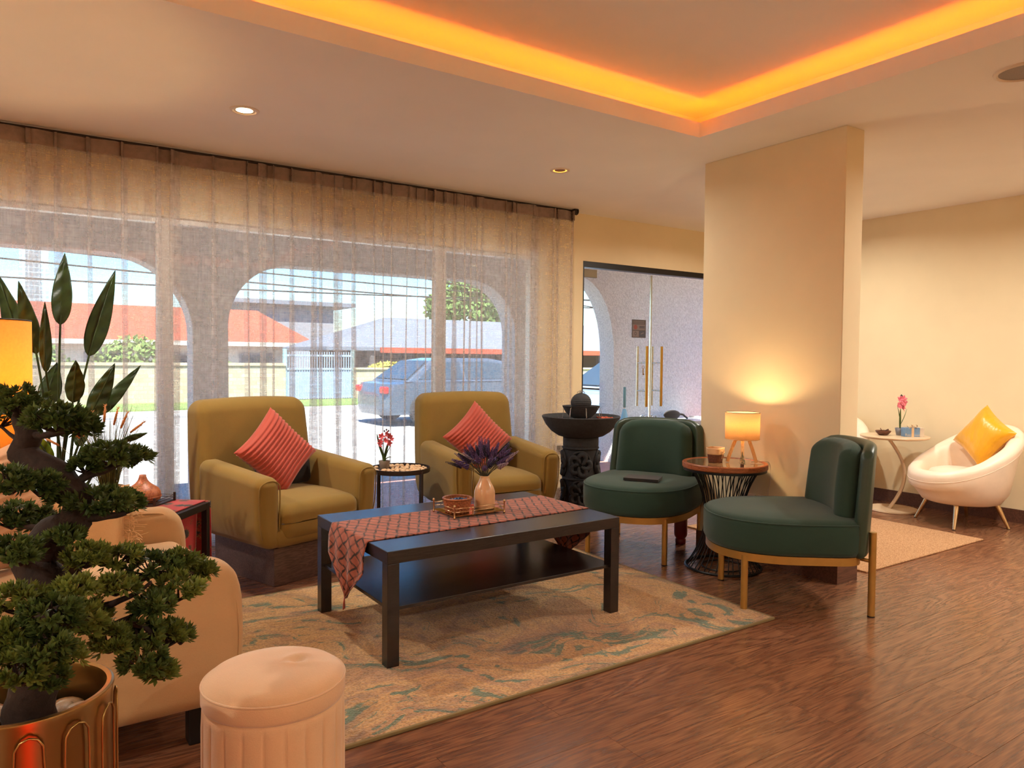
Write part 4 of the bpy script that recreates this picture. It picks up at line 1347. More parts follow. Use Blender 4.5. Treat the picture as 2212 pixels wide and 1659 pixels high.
def orchid(label, loc, k, petal, pot, heads, stalk, leaves, fs=.026):
    t = thing('orchid_plant', label, 'plant', loc)
    rd = random.Random(k)
    obj('pot', lathe([(0, 0), (.025, 0), (.027, .002), (.036, .055), (.0365, .06), (.033, .06), (.031, .048), (0, .046)], 32), pot, t, True, edge=40)
    for i, p in enumerate(leaves): obj('leaf', blade(spline(p, 5), .008 if i < 2 else .003), M['leafg'], t, True)
    st_ = obj('stalk', tube(spline(stalk, 5), .0018, 6), M['leafg'], t, True)
    for i, h in enumerate(heads):
        d = Vector((rd.uniform(-.7, .5), -1, rd.uniform(-.3, .6)))
        obj('flower', flower(rd, fs), petal, t, True, loc=h, rot=d.to_track_quat('Z', 'Y').to_euler())
    e = Vector(stalk[-1])
    for i in range(3):
        b = e + Vector((-.012 + .014 * i, 0, .012 + .008 * (i % 2)))
        obj('bud', xf(blob(.0055, 1, 1, 1.3, 8, 5), tuple(b)), M['bud'], t, True)
        obj('bud_stem', tube([tuple(e - Vector((0, 0, .02))), tuple(b)], .0009, 5), M['leafg'], t)
    return t
orchid('coral orchid in a grey cement pot on the pebble tray table', (1.928, 4.28, .489), 3, M['petal'], M['greypot'],
       [(-.02, 0, .215), (.005, -.01, .23), (.03, 0, .215), (-.028, 0, .18), (.0, -.01, .185), (.04, 0, .195), (.028, 0, .17), (-.04, -.01, .165)],
       [(0, 0, .05), (-.005, 0, .12), (-.004, 0, .19), (.012, 0, .235)],
       [[(0, 0, .05), (-.012, 0, .10), (-.034, .0, .16), (-.052, 0, .232)], [(0, 0, .05), (.006, 0, .10), (.02, 0, .15), (.034, 0, .19)], [(.004, 0, .06), (.018, 0, .11), (.045, 0, .155)], [(.002, 0, .05), (.012, 0, .072), (.034, 0, .08), (.05, 0, .079)]])
orchid('pink orchid in a blue-grey pot on the warm-white pedestal table', (5.945, 3.165, .605), 8, M['petal2'], simple('blue_grey_pot', '#8c8f9c', .5, var=.25, vs=25),
       [(-.02, 0, .285), (.008, -.01, .295), (.03, 0, .28), (-.02, 0, .25), (.006, -.01, .26), (.034, 0, .262), (.004, -.01, .225), (.026, 0, .235), (-.042, 0, .243), (.0, -.012, .275)],
       [(0, 0, .05), (0, 0, .14), (0, 0, .22), (.008, 0, .305)],
       [[(0, 0, .05), (0, 0, .10), (0, 0, .16), (.002, 0, .215)], [(.004, 0, .05), (.0, 0, .11), (.0, 0, .16), (-.002, 0, .20)], [(.004, 0, .085), (.03, 0, .11), (.07, 0, .16), (.098, 0, .21)], [(0, 0, .13), (-.014, 0, .16), (-.028, 0, .20), (-.046, 0, .236)]], .036)
# ---- gift box and bowl on the pedestal table
g = thing('gift_box', 'small blue and white gift box with a cream ribbon bow', 'gift box', (5.935, 3.06, PZ), R(-34))
M['giftblue'] = simple('gift_blue', '#6d8db0', .5, var=.2, vs=20)
M['giftwhite'] = simple('gift_white', '#cdbfae', .5, var=.08, vs=20)
obj('carton', box(-.075, .045, -.03, .03, 0, .072), M['giftblue'], g, bevel=.002)
obj('carton_end', box(.0452, .079, -.03, .03, 0, .072), M['giftwhite'], g, bevel=.002)
obj('ribbon', join(box(-.022, -.002, -.0312, -.030, 0, .0735), box(-.022, -.002, -.0312, .031, .0722, .0735)), M['pebble'], g)
obj('bow', xf(join(*[xf(grid(lambda u, v: (.02 * (1 - cos(2 * PI * u)), (v - .5) * .016, .012 * sin(2 * PI * u)), 16, 2), (0, 0, 0), (0, 0, a)) for a in (0, PI)], grid(lambda u, v: (.004 + u * .03, -.008 + (v - .5) * .014, -u * .02), 3, 1), grid(lambda u, v: (-.004 - u * .03, -.008 + (v - .5) * .014, -u * .02), 3, 1)), (-.012, -.02, .086)), M['pebble'], g, True)
def text(name, s, size, loc, rot, mat, parent):
    c = bpy.data.curves.new(name, 'FONT')
    c.body = s
    c.size = size
    c.extrude = .0002
    c.materials.append(mat)
    tmp = bpy.data.objects.new(name, c)
    COL.objects.link(tmp)
    me = bpy.data.meshes.new_from_object(tmp.evaluated_get(bpy.context.evaluated_depsgraph_get()))
    bpy.data.objects.remove(tmp)
    bpy.data.curves.remove(c)
    me.name = name
    o = bpy.data.objects.new(name, me)
    COL.objects.link(o)
    o.parent = parent
    o.location = loc
    o.rotation_euler = rot
    return o
text('lettering', 'Rau', .030, (-.073, -.0308, .006), (R(90), 0, 0), M['giftwhite'], g)
text('lettering', 'mot', .026, (.002, -.0308, .006), (R(90), 0, 0), M['giftwhite'], g)
o = thing('clay_bowl', 'small dark brown glazed bowl with a spout on the pedestal table', 'bowl', (5.832, 3.24, PZ))
M['clay'] = simple('brown_glaze', '#5a2f1c', .3, var=.25, vs=25)
obj('bowl', lathe([(0, 0), (.03, 0), (.042, .010), (.054, .024), (.060, .036), (.056, .038), (.048, .026), (.034, .014), (0, .010)], 36), M['clay'], o, True)
obj('spout', xf(tube([(.05, 0, .03), (.066, 0, .038), (.074, 0, .044)], [.012, .009, .006], 10), (0, 0, 0)), M['clay'], o, True)
obj('handle', tube([(.03, .03, .034), (.048, .05, .05)], .0035, 8), M['clay'], o, True)

# ---- stone fountain
FT = (3.513, 4.266)
t = thing('stone_fountain', 'black stone fountain with stacked bowls on a carved column', 'fountain', (*FT, 0))
t.scale = (1, 1, 1.028)
cr = .132
def colf(u, v):
    a = 2 * PI * u
    z = v * .60
    r = cr - .010
    if z < .05 or z > .53: r = cr
    return r * cos(a), r * sin(a), z
obj('column', join(grid(colf, 56, 40, True), lathe([(0, .60), (cr, .60)], 56), lathe([(cr + .004, 0), (cr + .004, .05), (cr - .01, .055)], 56)), M['stone'], t, True, edge=40)
def onc(a, z, r=cr - .006): return (r * cos(a), r * sin(a), z)
view = math.atan2(-FT[1], -FT[0])
for z0 in (.41, .20):
    for cc in range(4):
        a0 = view + cc * PI / 2
        # a five-lobed knot ringed by a disc border
        obj('carved_ring', tube([onc(a0 + .62 * cos(q), z0 + .095 * sin(q), cr - .004) for q in [2 * PI * i / 36 for i in range(37)]], .009, 6, False), M['stone'], t, True)
        for k in range(5):
            b = 2 * PI * k / 5 + .35
            pts = []
            for i in range(13):
                q = i / 12
                rr = .012 + .068 * sin(PI * q * .92)
                th = b + 1.75 * q
                pts.append(onc(a0 + rr * cos(th) / cr * .95, z0 + rr * sin(th), cr + .004))
            obj('carved_lobe', tube(pts, [.010 + .009 * sin(PI * i / 12) for i in range(13)], 7), M['stone'], t, True)
for zz in (.525, .305, .085):
    obj('carved_band', xf(torus(cr - .002, .009, 0), (0, 0, zz)), M['stone'], t, True)
obj('basin', lathe([(0, .600), (.12, .600), (.17, .612), (.222, .645), (.262, .69), (.290, .742), (.294, .752), (.289, .757), (.278, .752), (.255, .722), (.20, .715), (0, .715)], 72), M['stone'], t, True, edge=50)
obj('water', lathe([(0, .728), (.262, .728)], 48), thinglass('fountain_water', (.8, .82, .82), .35, .05), t)
obj('pedestal', lathe([(.075, .71), (.055, .73), (.05, .745)], 32), M['stone'], t, True)
obj('upper_bowl', lathe([(0, .738), (.055, .738), (.085, .750), (.115, .780), (.137, .818), (.141, .828), (.134, .826), (.118, .806), (.09, .8), (0, .8)], 56), M['stone'], t, True, edge=50)
prof = [(.062, .80)]
for i in range(1, 40):
    q = i / 40
    r0 = .066 + .034 * q if q < .35 else .078 * sqrt(max(0, 1 - ((q - .35) / .65) ** 2.2))
    prof.append((r0 * (1 + .018 * sin(q * 62)), .80 + .122 * q))
prof.append((0, .923))
obj('ribbed_dome', lathe(prof, 48), M['stone'], t, True)
M['spray'] = thinglass('water_stream', (.95, .97, 1), .45, .1)
for a in (20, 110, 200, 290, 335, 245):
    c, s = cos(R(a)), sin(R(a))
    obj('water_stream', tube([(.134 * c, .134 * s, .826), (.15 * c, .15 * s, .812), (.158 * c, .158 * s, .77), (.162 * c, .162 * s, .728)], [.003, .0035, .003, .0022], 7), M['spray'], t, True)
obj('water_jet', join(*[tube([(0, 0, .921), (.012 * cos(k), .012 * sin(k), .938), (.032 * cos(k), .032 * sin(k), .922)], .0035, 6) for k in (0, 1.3, 2.6, 3.9, 5.2)]), M['spray'], t, True)
rd = random.Random(21)
for nm, c, a0, a1 in (('violet_gravel', '#5c4a58', 150, 235), ('tan_gravel', '#b07a58', 225, 270), ('orange_gravel', '#c2502c', 285, 360)):
    gs = []
    for i in range(90):
        a, r = R(rd.uniform(a0, a1)), rd.uniform(.15, .245)
        s = rd.uniform(.006, .010)
        gs.append(xf(blob(s, 1, .8, .7, 6, 4, .1, rd), (r * cos(a), r * sin(a), .735 + rd.uniform(-.003, .006)), (0, 0, rd.uniform(0, 3))))
    o = obj(nm, join(*gs), simple(nm, c, .5, var=.4, vs=90), t, True)
    o['kind'] = 'stuff'

# ---- red cylinder at the foot of the pier
o = obj('red_canister', lathe([(0, 0), (.030, 0), (.034, .004), (.034, .03), (.029, .036), (.034, .042), (.041, .055), (.043, .07), (.043, .20), (.037, .225), (.02, .24), (.014, .26), (0, .262)], 28), simple('dark_red_enamel', '#6e0f18', .3, var=.1), None, True, loc=(3.585, 3.30, 0), edge=50)
o.location = (3.60, 3.335, 0)
tag(o, 'dark red canister with a ridged foot behind the green chair', 'canister')

# ---- diffuser, wire tray and grass pot on the red table
def rloc(lx, ly): return place(((*RT, 0), R(-39)), lx, ly)
x, y = rloc(-.02, .085)
t = thing('wire_tray', 'low dark wire tray under the wood-look diffuser', 'tray', (x, y, .504), R(-39))
obj('tray_base', box(-.10, .13, -.085, .085, .002, .006), M['bronze'], t)
for px in (-.10, .13):
    for py in (-.085, .085): obj('post', xf(lathe([(0, 0), (.006, 0), (.006, .04), (0, .042)], 10), (px, py, 0)), M['bronze'], t, True, edge=40)
for z in (.018, .028):
    for py in (-.085, .085): obj('rail', tube([(-.10, py, z), (.13, py, z)], .0016, 6), M['bronze'], t)
    for px in (-.10, .13): obj('rail', tube([(px, -.085, z), (px, .085, z)], .0016, 6), M['bronze'], t)
x, y = rloc(.005, .08)
o = obj('aroma_diffuser', lathe([(0, 0), (.062, 0), (.074, .012), (.080, .026), (.0805, .0275), (.0785, .0285), (.079, .030), (.077, .046), (.067, .064), (.048, .078), (.032, .090), (.021, .104), (.016, .118), (.0145, .128), (.0105, .128), (.010, .12), (0, .12)], 48), wood('terracotta_woodgrain', '#8f4a2a', '#b86f43', .45, (18, 18, 6)), None, True, loc=(x, y, .5105))
tag(o, 'teardrop wood-look aroma diffuser on the red-clothed table', 'diffuser')
x, y = rloc(-.175, .10)
gp = thing('foxtail_grass', 'potted artificial foxtail grass with tan plumes on the red-clothed table', 'plant', (x, y, .504))
obj('pot', lathe([(0, 0), (.045, 0), (.048, .003), (.062, .07), (.064, .074), (.058, .074), (.055, .06), (0, .058)], 32), M['pebble'], gp, True, edge=40)
M['grass'] = leafy('dry_grass', '#3d4423', '#6b6a3a', .2)
M['plume'] = leafy('tan_plume', '#c98a4e', '#e7b079', .4)
rd = random.Random(31)
gs = []
for i in range(170):
    a, r0 = rd.uniform(0, 2 * PI), .035 * sqrt(rd.random())
    L, ln = rd.uniform(.16, .42), rd.uniform(.02, .16)
    b = Vector((r0 * cos(a), r0 * sin(a), .055))
    gs.append(tube([tuple(b), tuple(b + Vector((ln * .25 * cos(a), ln * .25 * sin(a), L * .5))), tuple(b + Vector((ln * cos(a), ln * sin(a), L)))], [.0016, .0013, .0004], 4, False))
o = obj('grass_blades', join(*gs), M['grass'], gp)
o['kind'] = 'stuff'
def plume(rd, L=.075):
    gs = [tube([(0, 0, 0), (0, 0, L * .5), (0, 0, L)], [.0045, .0055, .002], 7)]
    for i in range(110):
        z, a = L * rd.random(), rd.uniform(0, 6.3)
        gs.append(([(.003 * cos(a), .003 * sin(a), z), (.010 * cos(a), .010 * sin(a), z + .007), (.003 * cos(a + .4), .003 * sin(a + .4), z + .002)], [(0, 1, 2)]))
    return join(*gs)
pg = plume(rd, .085)
for dx, dz, lean in ((-.205, .18, -62), (-.12, .215, -44), (-.10, .225, -30), (-.055, .26, -8), (-.018, .29, 4), (.022, .28, 14), (.05, .265, 24), (.09, .245, 52), (-.03, .24, -12)):
    d = Vector((sin(R(lean)) * .83, -sin(R(lean)) * .56, cos(R(lean))))
    p = Vector((dx * .95, -dx * .64, dz + .085))
    f = obj('plume', pg, M['plume'], gp, True, loc=tuple(p), rot=d.to_track_quat('Z', 'Y').to_euler())
    Mi = f.matrix_basis.inverted()
    obj('stem', tube([tuple(Mi @ Vector((dx * .08, 0, .06))), tuple(Mi @ (p * .55 + Vector((0, 0, .03)))), tuple(Mi @ p)], .001, 5), M['grass'], f)

# ---- floor lamp at the left edge
t = thing('floor_lamp', 'glowing tall drum-shade floor lamp at the left edge', 'lamp', (-.145, 3.60, 0))
M['shade2'] = translucent('amber_lamp_shade', '#f7c873', .6, 90, .05)
obj('lamp_shade', lathe([(.205, .79), (.205, 1.335)], 64), M['shade2'], t, True, solid=.002)
for z in (.79, 1.335): obj('shade_rim', xf(torus(.205, .003, 0), (0, 0, z)), M['bronze'], t, True)
obj('pole', tube([(0, 0, .02), (0, 0, 1.1)], .011, 12), M['bronze'], t, True)
obj('base_disc', lathe([(0, 0), (.13, 0), (.13, .018), (.02, .026), (0, .026)], 40), M['bronze'], t, True, edge=40)
obj('bulb', xf(blob(.032, 1, 1, 1.25, 16, 10), (0, 0, 1.13)), M['bulb'], t, True)
lamp('floor_lamp_light', 'POINT', (0, 0, 1.06), 14, (1, .62, .25), t, .05)

# ---- tall plant by the window
t = thing('tall_leaf_plant', 'tall artificial plant with paddle leaves before the curtain', 'plant', (.18, 4.34, 0))
PB = Vector((.18, 4.34, 0))
obj('pot', lathe([(0, 0), (.13, 0), (.15, .02), (.17, .30), (.172, .31), (.16, .31), (.155, .27), (0, .265)], 40), M['greypot'], t, True, edge=40)
rd = random.Random(44)
for i, (bx, by, bz, tx_, ty_, tz_, w) in enumerate(LEAVES):
    B, T = Vector((bx, by, bz)) - PB, Vector((tx_, ty_, tz_)) - PB
    d = T - B
    L = d.length
    s0 = d.cross(Vector((.25 * rd.uniform(-1, 1) + .56 * .3, .83, rd.uniform(-.1, .1)))).normalized()
    n0 = s0.cross(d).normalized()
    bow = rd.uniform(.02, .05) * L * rd.choice((-1, 1))
    def lf(u, v, B=B, d=d, s0=s0, n0=n0, bow=bow, w=w):
        k = v * 2 - 1
        prof = (sin(PI * min(1, u * 1.0) ** .72) ** .8 if 0 < u < 1 else 0.02) * (1 - .25 * u)
        p = B + d * u + n0 * (bow * sin(PI * u)) + s0 * (k * w * 1.12 * prof) - n0 * (abs(k) ** 1.3 * w * -.28 * prof) + n0 * (.003 * sin(26 * u + 3 * k))
        return tuple(p)
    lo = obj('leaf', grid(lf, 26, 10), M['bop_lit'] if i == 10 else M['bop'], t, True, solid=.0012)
    foot = Vector((rd.uniform(-.05, .05), rd.uniform(-.05, .05), .265))
    mid = foot.lerp(B, .55) + Vector((-B.x * .15, -B.y * .15, .02))
    obj('stem', tube(spline([tuple(foot), tuple(mid), tuple(B), tuple(B + d * .9 + n0 * (bow * sin(PI * .9)) + n0 * -.002)], 6), [.0085 - .0003 * q for q in range(19)], 7), M['bop'], lo, True)

# ---- bonsai in the gold pot
BP = Vector((.0125, 1.62, 0))
p = thing('gold_planter', 'polished gold cylindrical planter in a wire stand, holding the bonsai', 'planter', tuple(BP))
RIM, PR = .572, .142
obj('pot', lathe([(0, .20), (PR - .012, .20), (PR - .004, .205), (PR - .002, .22), (PR - .002, RIM - .012), (PR + .001, RIM - .004), (PR, RIM), (PR - .004, RIM + .002), (PR - .012, RIM), (PR - .014, RIM - .01), (PR - .014, .24), (0, .235)], 96), M['goldpot'], p, True, edge=40)
obj('soil', lathe([(0, RIM - .085), (PR - .014, RIM - .085)], 48), M['bark'], p)
for i in range(12):
    a0 = 2 * PI * i / 12
    hw_ = .155
    pts = []
    for k in range(19):
        q = k / 18
        if q < .35: aa, z = -hw_, .0 + (RIM - .055) * q / .35
        elif q > .65: aa, z = hw_, (RIM - .055) * (1 - q) / .35
        else:
            th = PI * (q - .35) / .3
            aa, z = -hw_ * cos(th), RIM - .055 + .03 * sin(th)
        rr = PR + .0045
        pts.append((rr * cos(a0 + aa), rr * sin(a0 + aa), max(.003, z)))
    obj('wire_arch', tube(pts, .0022, 7), M['goldpot'], p, True)
obj('stand_ring', xf(torus(PR + .0045, .003, 0), (0, 0, .19)), M['goldpot'], p, True)
rd = random.Random(61)
base_me = [blob(1, 1.25, .85, .55, 12, 8, .06, rd) for _ in range(3)]
sp = [(.10, .03), (.06, -.06), (.105, -.04), (.02, -.105), (.03, .10), (-.08, -.08), (.085, .075), (-.03, -.09), (-.10, .0), (.055, .02), (-.06, .09), (.005, -.06), (.11, -.005)]
for i, (x, y) in enumerate(sp):
    if i < 3: o = obj('river_stone', base_me[i], M['river'], None, True)
    else:
        o = bpy.data.objects.new('river_stone', bpy.data.objects['river_stone' if i % 3 == 0 else 'river_stone.00%d' % (i % 3)].data)
        COL.objects.link(o)
    s = rd.uniform(.026, .034)
    q = min(1, (.118 - s) / max(.01, sqrt(x * x + y * y)))
    o.location = (BP.x + x * q, BP.y + y * q, RIM - .085 + s * .5 + (.012 if i > 8 else 0))
    o.scale = (s, s, s)
    o.rotation_euler = (rd.uniform(-.2, .2), rd.uniform(-.2, .2), rd.uniform(0, 3))
    tag(o, 'one of the smooth beige stones around the bonsai trunk', 'stone', 'smooth stones in the gold planter')
bt = thing('bonsai_tree', 'artificial bonsai pine with a twisted dark trunk in the gold planter', 'bonsai', tuple(BP))
def rel(q): return tuple(Vector(q[:3]) - BP)
tp = [(.0, .0, RIM - .09, .046)] + [(*rel(q), q[3]) for q in TRUNK[1:]]
sp_ = spline(tp, 6)
g = tube([q[:3] for q in sp_], [q[3] for q in sp_], 14)
g = warp(g, lambda x, y, z: (x + .004 * sin(90 * z + 40 * y), y + .004 * sin(70 * z + 60 * x), z))
obj('trunk', g, M['bark'], bt, True)
for b in BRANCHES:
    s2 = spline([(*rel(q), q[3]) for q in b], 6)
    g = tube([q[:3] for q in s2], [max(.0012, q[3]) for q in s2], 8)
    obj('branch', warp(g, lambda x, y, z: (x + .0025 * sin(120 * x), y, z + .003 * sin(90 * x + 50 * y))), M['bark'], bt, True)
def tuft(rd, n=18):
    gs = []
    for i in range(n):
        a = rd.uniform(0, 2 * PI)
        e = R(rd.uniform(8, 80))
        L = rd.uniform(.75, 1.1)
        d = Vector((cos(a) * cos(e), sin(a) * cos(e), sin(e)))
        s = d.cross(Vector((0, 0, 1))).normalized()
        if s.length < .1: s = Vector((1, 0, 0))
        w = .17
        A, B_, C, D = d * .05, d * L * .6 + s * w, d * L, d * L * .6 - s * w
        gs.append(([tuple(A), tuple(B_ + Vector((0, 0, -.03))), tuple(C), tuple(D + Vector((0, 0, -.03)))], [(0, 1, 2), (0, 2, 3)]))
    return join(*gs)
rd = random.Random(77)
tufts = [tuft(rd) for _ in range(6)]
for i, (x, y, z, a, b) in enumerate(PADS):
    c = Vector((x, y, z)) - BP
    gs, tw_ = [], []
    n = int(26 + 3400 * a * 1.0 * (a + b) * 2)
    vr = Vector((.83, -.56, 0))
    vf = Vector((.56, .83, 0))
    for k in range(n):
        th, ph = rd.uniform(0, 2 * PI), math.acos(rd.uniform(-.55, 1))
        rr = rd.uniform(.72, 1.0)
        o3 = vr * (a * .9 * rr * sin(ph) * cos(th)) + vf * (a * .75 * rr * sin(ph) * sin(th)) + Vector((0, 0, b * .85 * rr * cos(ph)))
        d = Vector((o3.x * .8, o3.y * .8, abs(o3.z) + .35 * b + .004)).normalized()
        e = d.to_track_quat('Z', 'Y').to_euler()
        gs.append(xf(tufts[rd.randrange(6)], tuple(c + o3), e, rd.uniform(.015, .021)))
        if k % 4 == 0: tw_.append(tube([tuple(c + Vector((0, 0, -b * .7))), tuple(c + o3 * .55 + Vector((0, 0, -b * .35))), tuple(c + o3)], [.0022, .0016, .001], 4, False))
    o = obj('foliage_pad', join(*gs), M['needle'] if z < .85 and i % 3 else M['needle_dk'], bt)
    o['kind'] = 'stuff'
    obj('twigs', join(*tw_), M['bark'], o)['kind'] = 'stuff'
# ---- red glass lamp low on the left, out of the frame, whose glow tints the planter and the ottoman
t = thing('red_lamp', 'red glowing glass lamp on the floor left of the planter', 'lamp', (.02, 1.02, 0))
M['redglow'] = emit('red_glow_glass', '#ff3512', 1.5)
obj('glass_column', lathe([(0, .04), (.045, .04), (.05, .06), (.05, .52), (.04, .54), (0, .54)], 28), M['redglow'], t, True, edge=40)
obj('lamp_base', lathe([(0, 0), (.07, 0), (.07, .03), (.05, .04), (0, .04)], 28), M['darkframe'], t, True, edge=40)

# ================================================================ OUTSIDE: porch, street, houses
GZ = -.16
M['asphalt'] = simple('pale_asphalt', '#a8a59f', .9, var=.12, vs=3, bs=80, bst=.3)
M['tile'] = simple('terracotta_porch_tile', '#b98070', .55, var=.12, vs=5)
M['grassy'] = simple('street_grass', '#6d853f', 1, var=.3, vs=6, bs=30, bst=.8, bd=.05)
struct('ground', join(box(-60, 90, 6.75, 19.8, GZ - .2, GZ), box(-60, 90, 22.6, 120, GZ - .2, GZ), box(-60, -8, -20, 6.75, GZ - .2, GZ), box(14, 90, -20, 6.75, GZ - .2, GZ)), M['asphalt'], 'sunlit grey street outside the porch', 'street')
struct('verge', box(-60, 90, 19.8, 22.6, GZ - .2, GZ + .03), M['grassy'], 'grass verge along the garden wall across the street', 'grass')
struct('floor_porch', box(-8, 14, 5.1, 6.75, GZ - .2, -.02), M['tile'], 'terracotta tiled porch floor outside the doors', 'floor')
struct('ceiling_porch', box(-8, 14, 5.1, 6.75, 2.55, 2.62), M['porchpaint'], 'white porch ceiling', 'ceiling')
def arch(x0, x1, top, rx, ry, zt=2.55, n=14):
    pts = [(x1, zt), (x0, zt)]
    L = [(x0 + rx * (1 - cos(PI / 2 * i / n)), top - ry + ry * sin(PI / 2 * i / n)) for i in range(n + 1)]
    Rr = [(x1 - (a - x0), b) for a, b in reversed(L)]
    return pts, L + Rr
def arch_geo(x0, x1, top, rx, ry):
    pts, c = arch(x0, x1, top, rx, ry)
    gs = []
    zt = 2.55
    for (a, za), (b, zb) in zip(c, c[1:]):
        if b - a < 1e-5: continue
        gs.append(([(a, 6.5, za), (b, 6.5, zb), (b, 6.5, zt), (a, 6.5, zt), (a, 6.75, za), (b, 6.75, zb), (b, 6.75, zt), (a, 6.75, zt)], [(0, 1, 2, 3), (7, 6, 5, 4), (1, 0, 4, 5), (3, 2, 6, 7)]))
    return join(*gs)
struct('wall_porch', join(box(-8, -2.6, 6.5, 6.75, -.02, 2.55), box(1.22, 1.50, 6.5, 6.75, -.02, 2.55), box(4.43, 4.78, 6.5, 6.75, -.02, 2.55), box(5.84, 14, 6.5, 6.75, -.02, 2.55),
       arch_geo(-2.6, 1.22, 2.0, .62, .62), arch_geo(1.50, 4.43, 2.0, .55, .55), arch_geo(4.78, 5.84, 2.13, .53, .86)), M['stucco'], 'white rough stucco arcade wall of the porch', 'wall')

# ---- porch clutter by the door
t = thing('shoe_rack', 'low white shoe rack on the porch behind the glass door', 'rack', (6.53, 6.28, -.02))
for z in (.22, .50): obj('rack_shelf', box(-.55, .55, -.15, .15, z - .02, z), M['porchpaint'], t)
for x in (-.55, .53): obj('rack_side', box(x, x + .02, -.15, .15, 0, .52), M['porchpaint'], t)
for i, (x, l) in enumerate(((-.26, 'left'), (-.13, 'right'))):
    s = thing('sandal', 'pale grey %s sandal of the pair on the porch shoe rack' % l, 'sandal', (6.34 + x, 6.25, .482), 0, 'pair of sandals on the rack')
    obj('sole', puck(lambda p: (.045 * cos(p), .11 * sin(p)), [(0, 0, 0), (1, 0, 0), (1, 0, .018), (0, 0, .02)], 24), M['greypot'], s, True, edge=40)
    for y in (-.05, .01): obj('strap', tube([(.045 * cos(a), y, .015 + .055 * sin(a)) for a in [PI * k / 10 for k in range(11)]], .008, 6), M['steel'], s, True)
o = obj('dark_slipper', join(xf(blob(.07, 1.9, .9, .8, 16, 10, .15), (0, 0, .05)), tube([(.10, 0, .06), (.2, .01, .05), (.27, 0, .0)], .012, 8)), M['charcoal'], None, True, loc=(6.56, 6.25, .485))
tag(o, 'crumpled dark slipper on the porch shoe rack', 'shoe')
t = thing('folded_umbrella', 'folded blue umbrella leaning on the stucco wall of the porch', 'umbrella', (5.89, 6.36, -.02))
obj('canopy', lathe([(0, .05), (.03, .08), (.06, .25), (.05, .50), (.02, .64), (0, .65)], 16), simple('light_blue_cloth', '#6fb0c8', .7), t, True)
obj('shaft', tube([(0, 0, .0), (0, 0, .66)], .006, 8), M['steel'], t)
obj('handle', tube([(0, 0, .66), (0, 0, .90)], .016, 8), simple('teal_handle', '#4f8f94', .5), t, True)

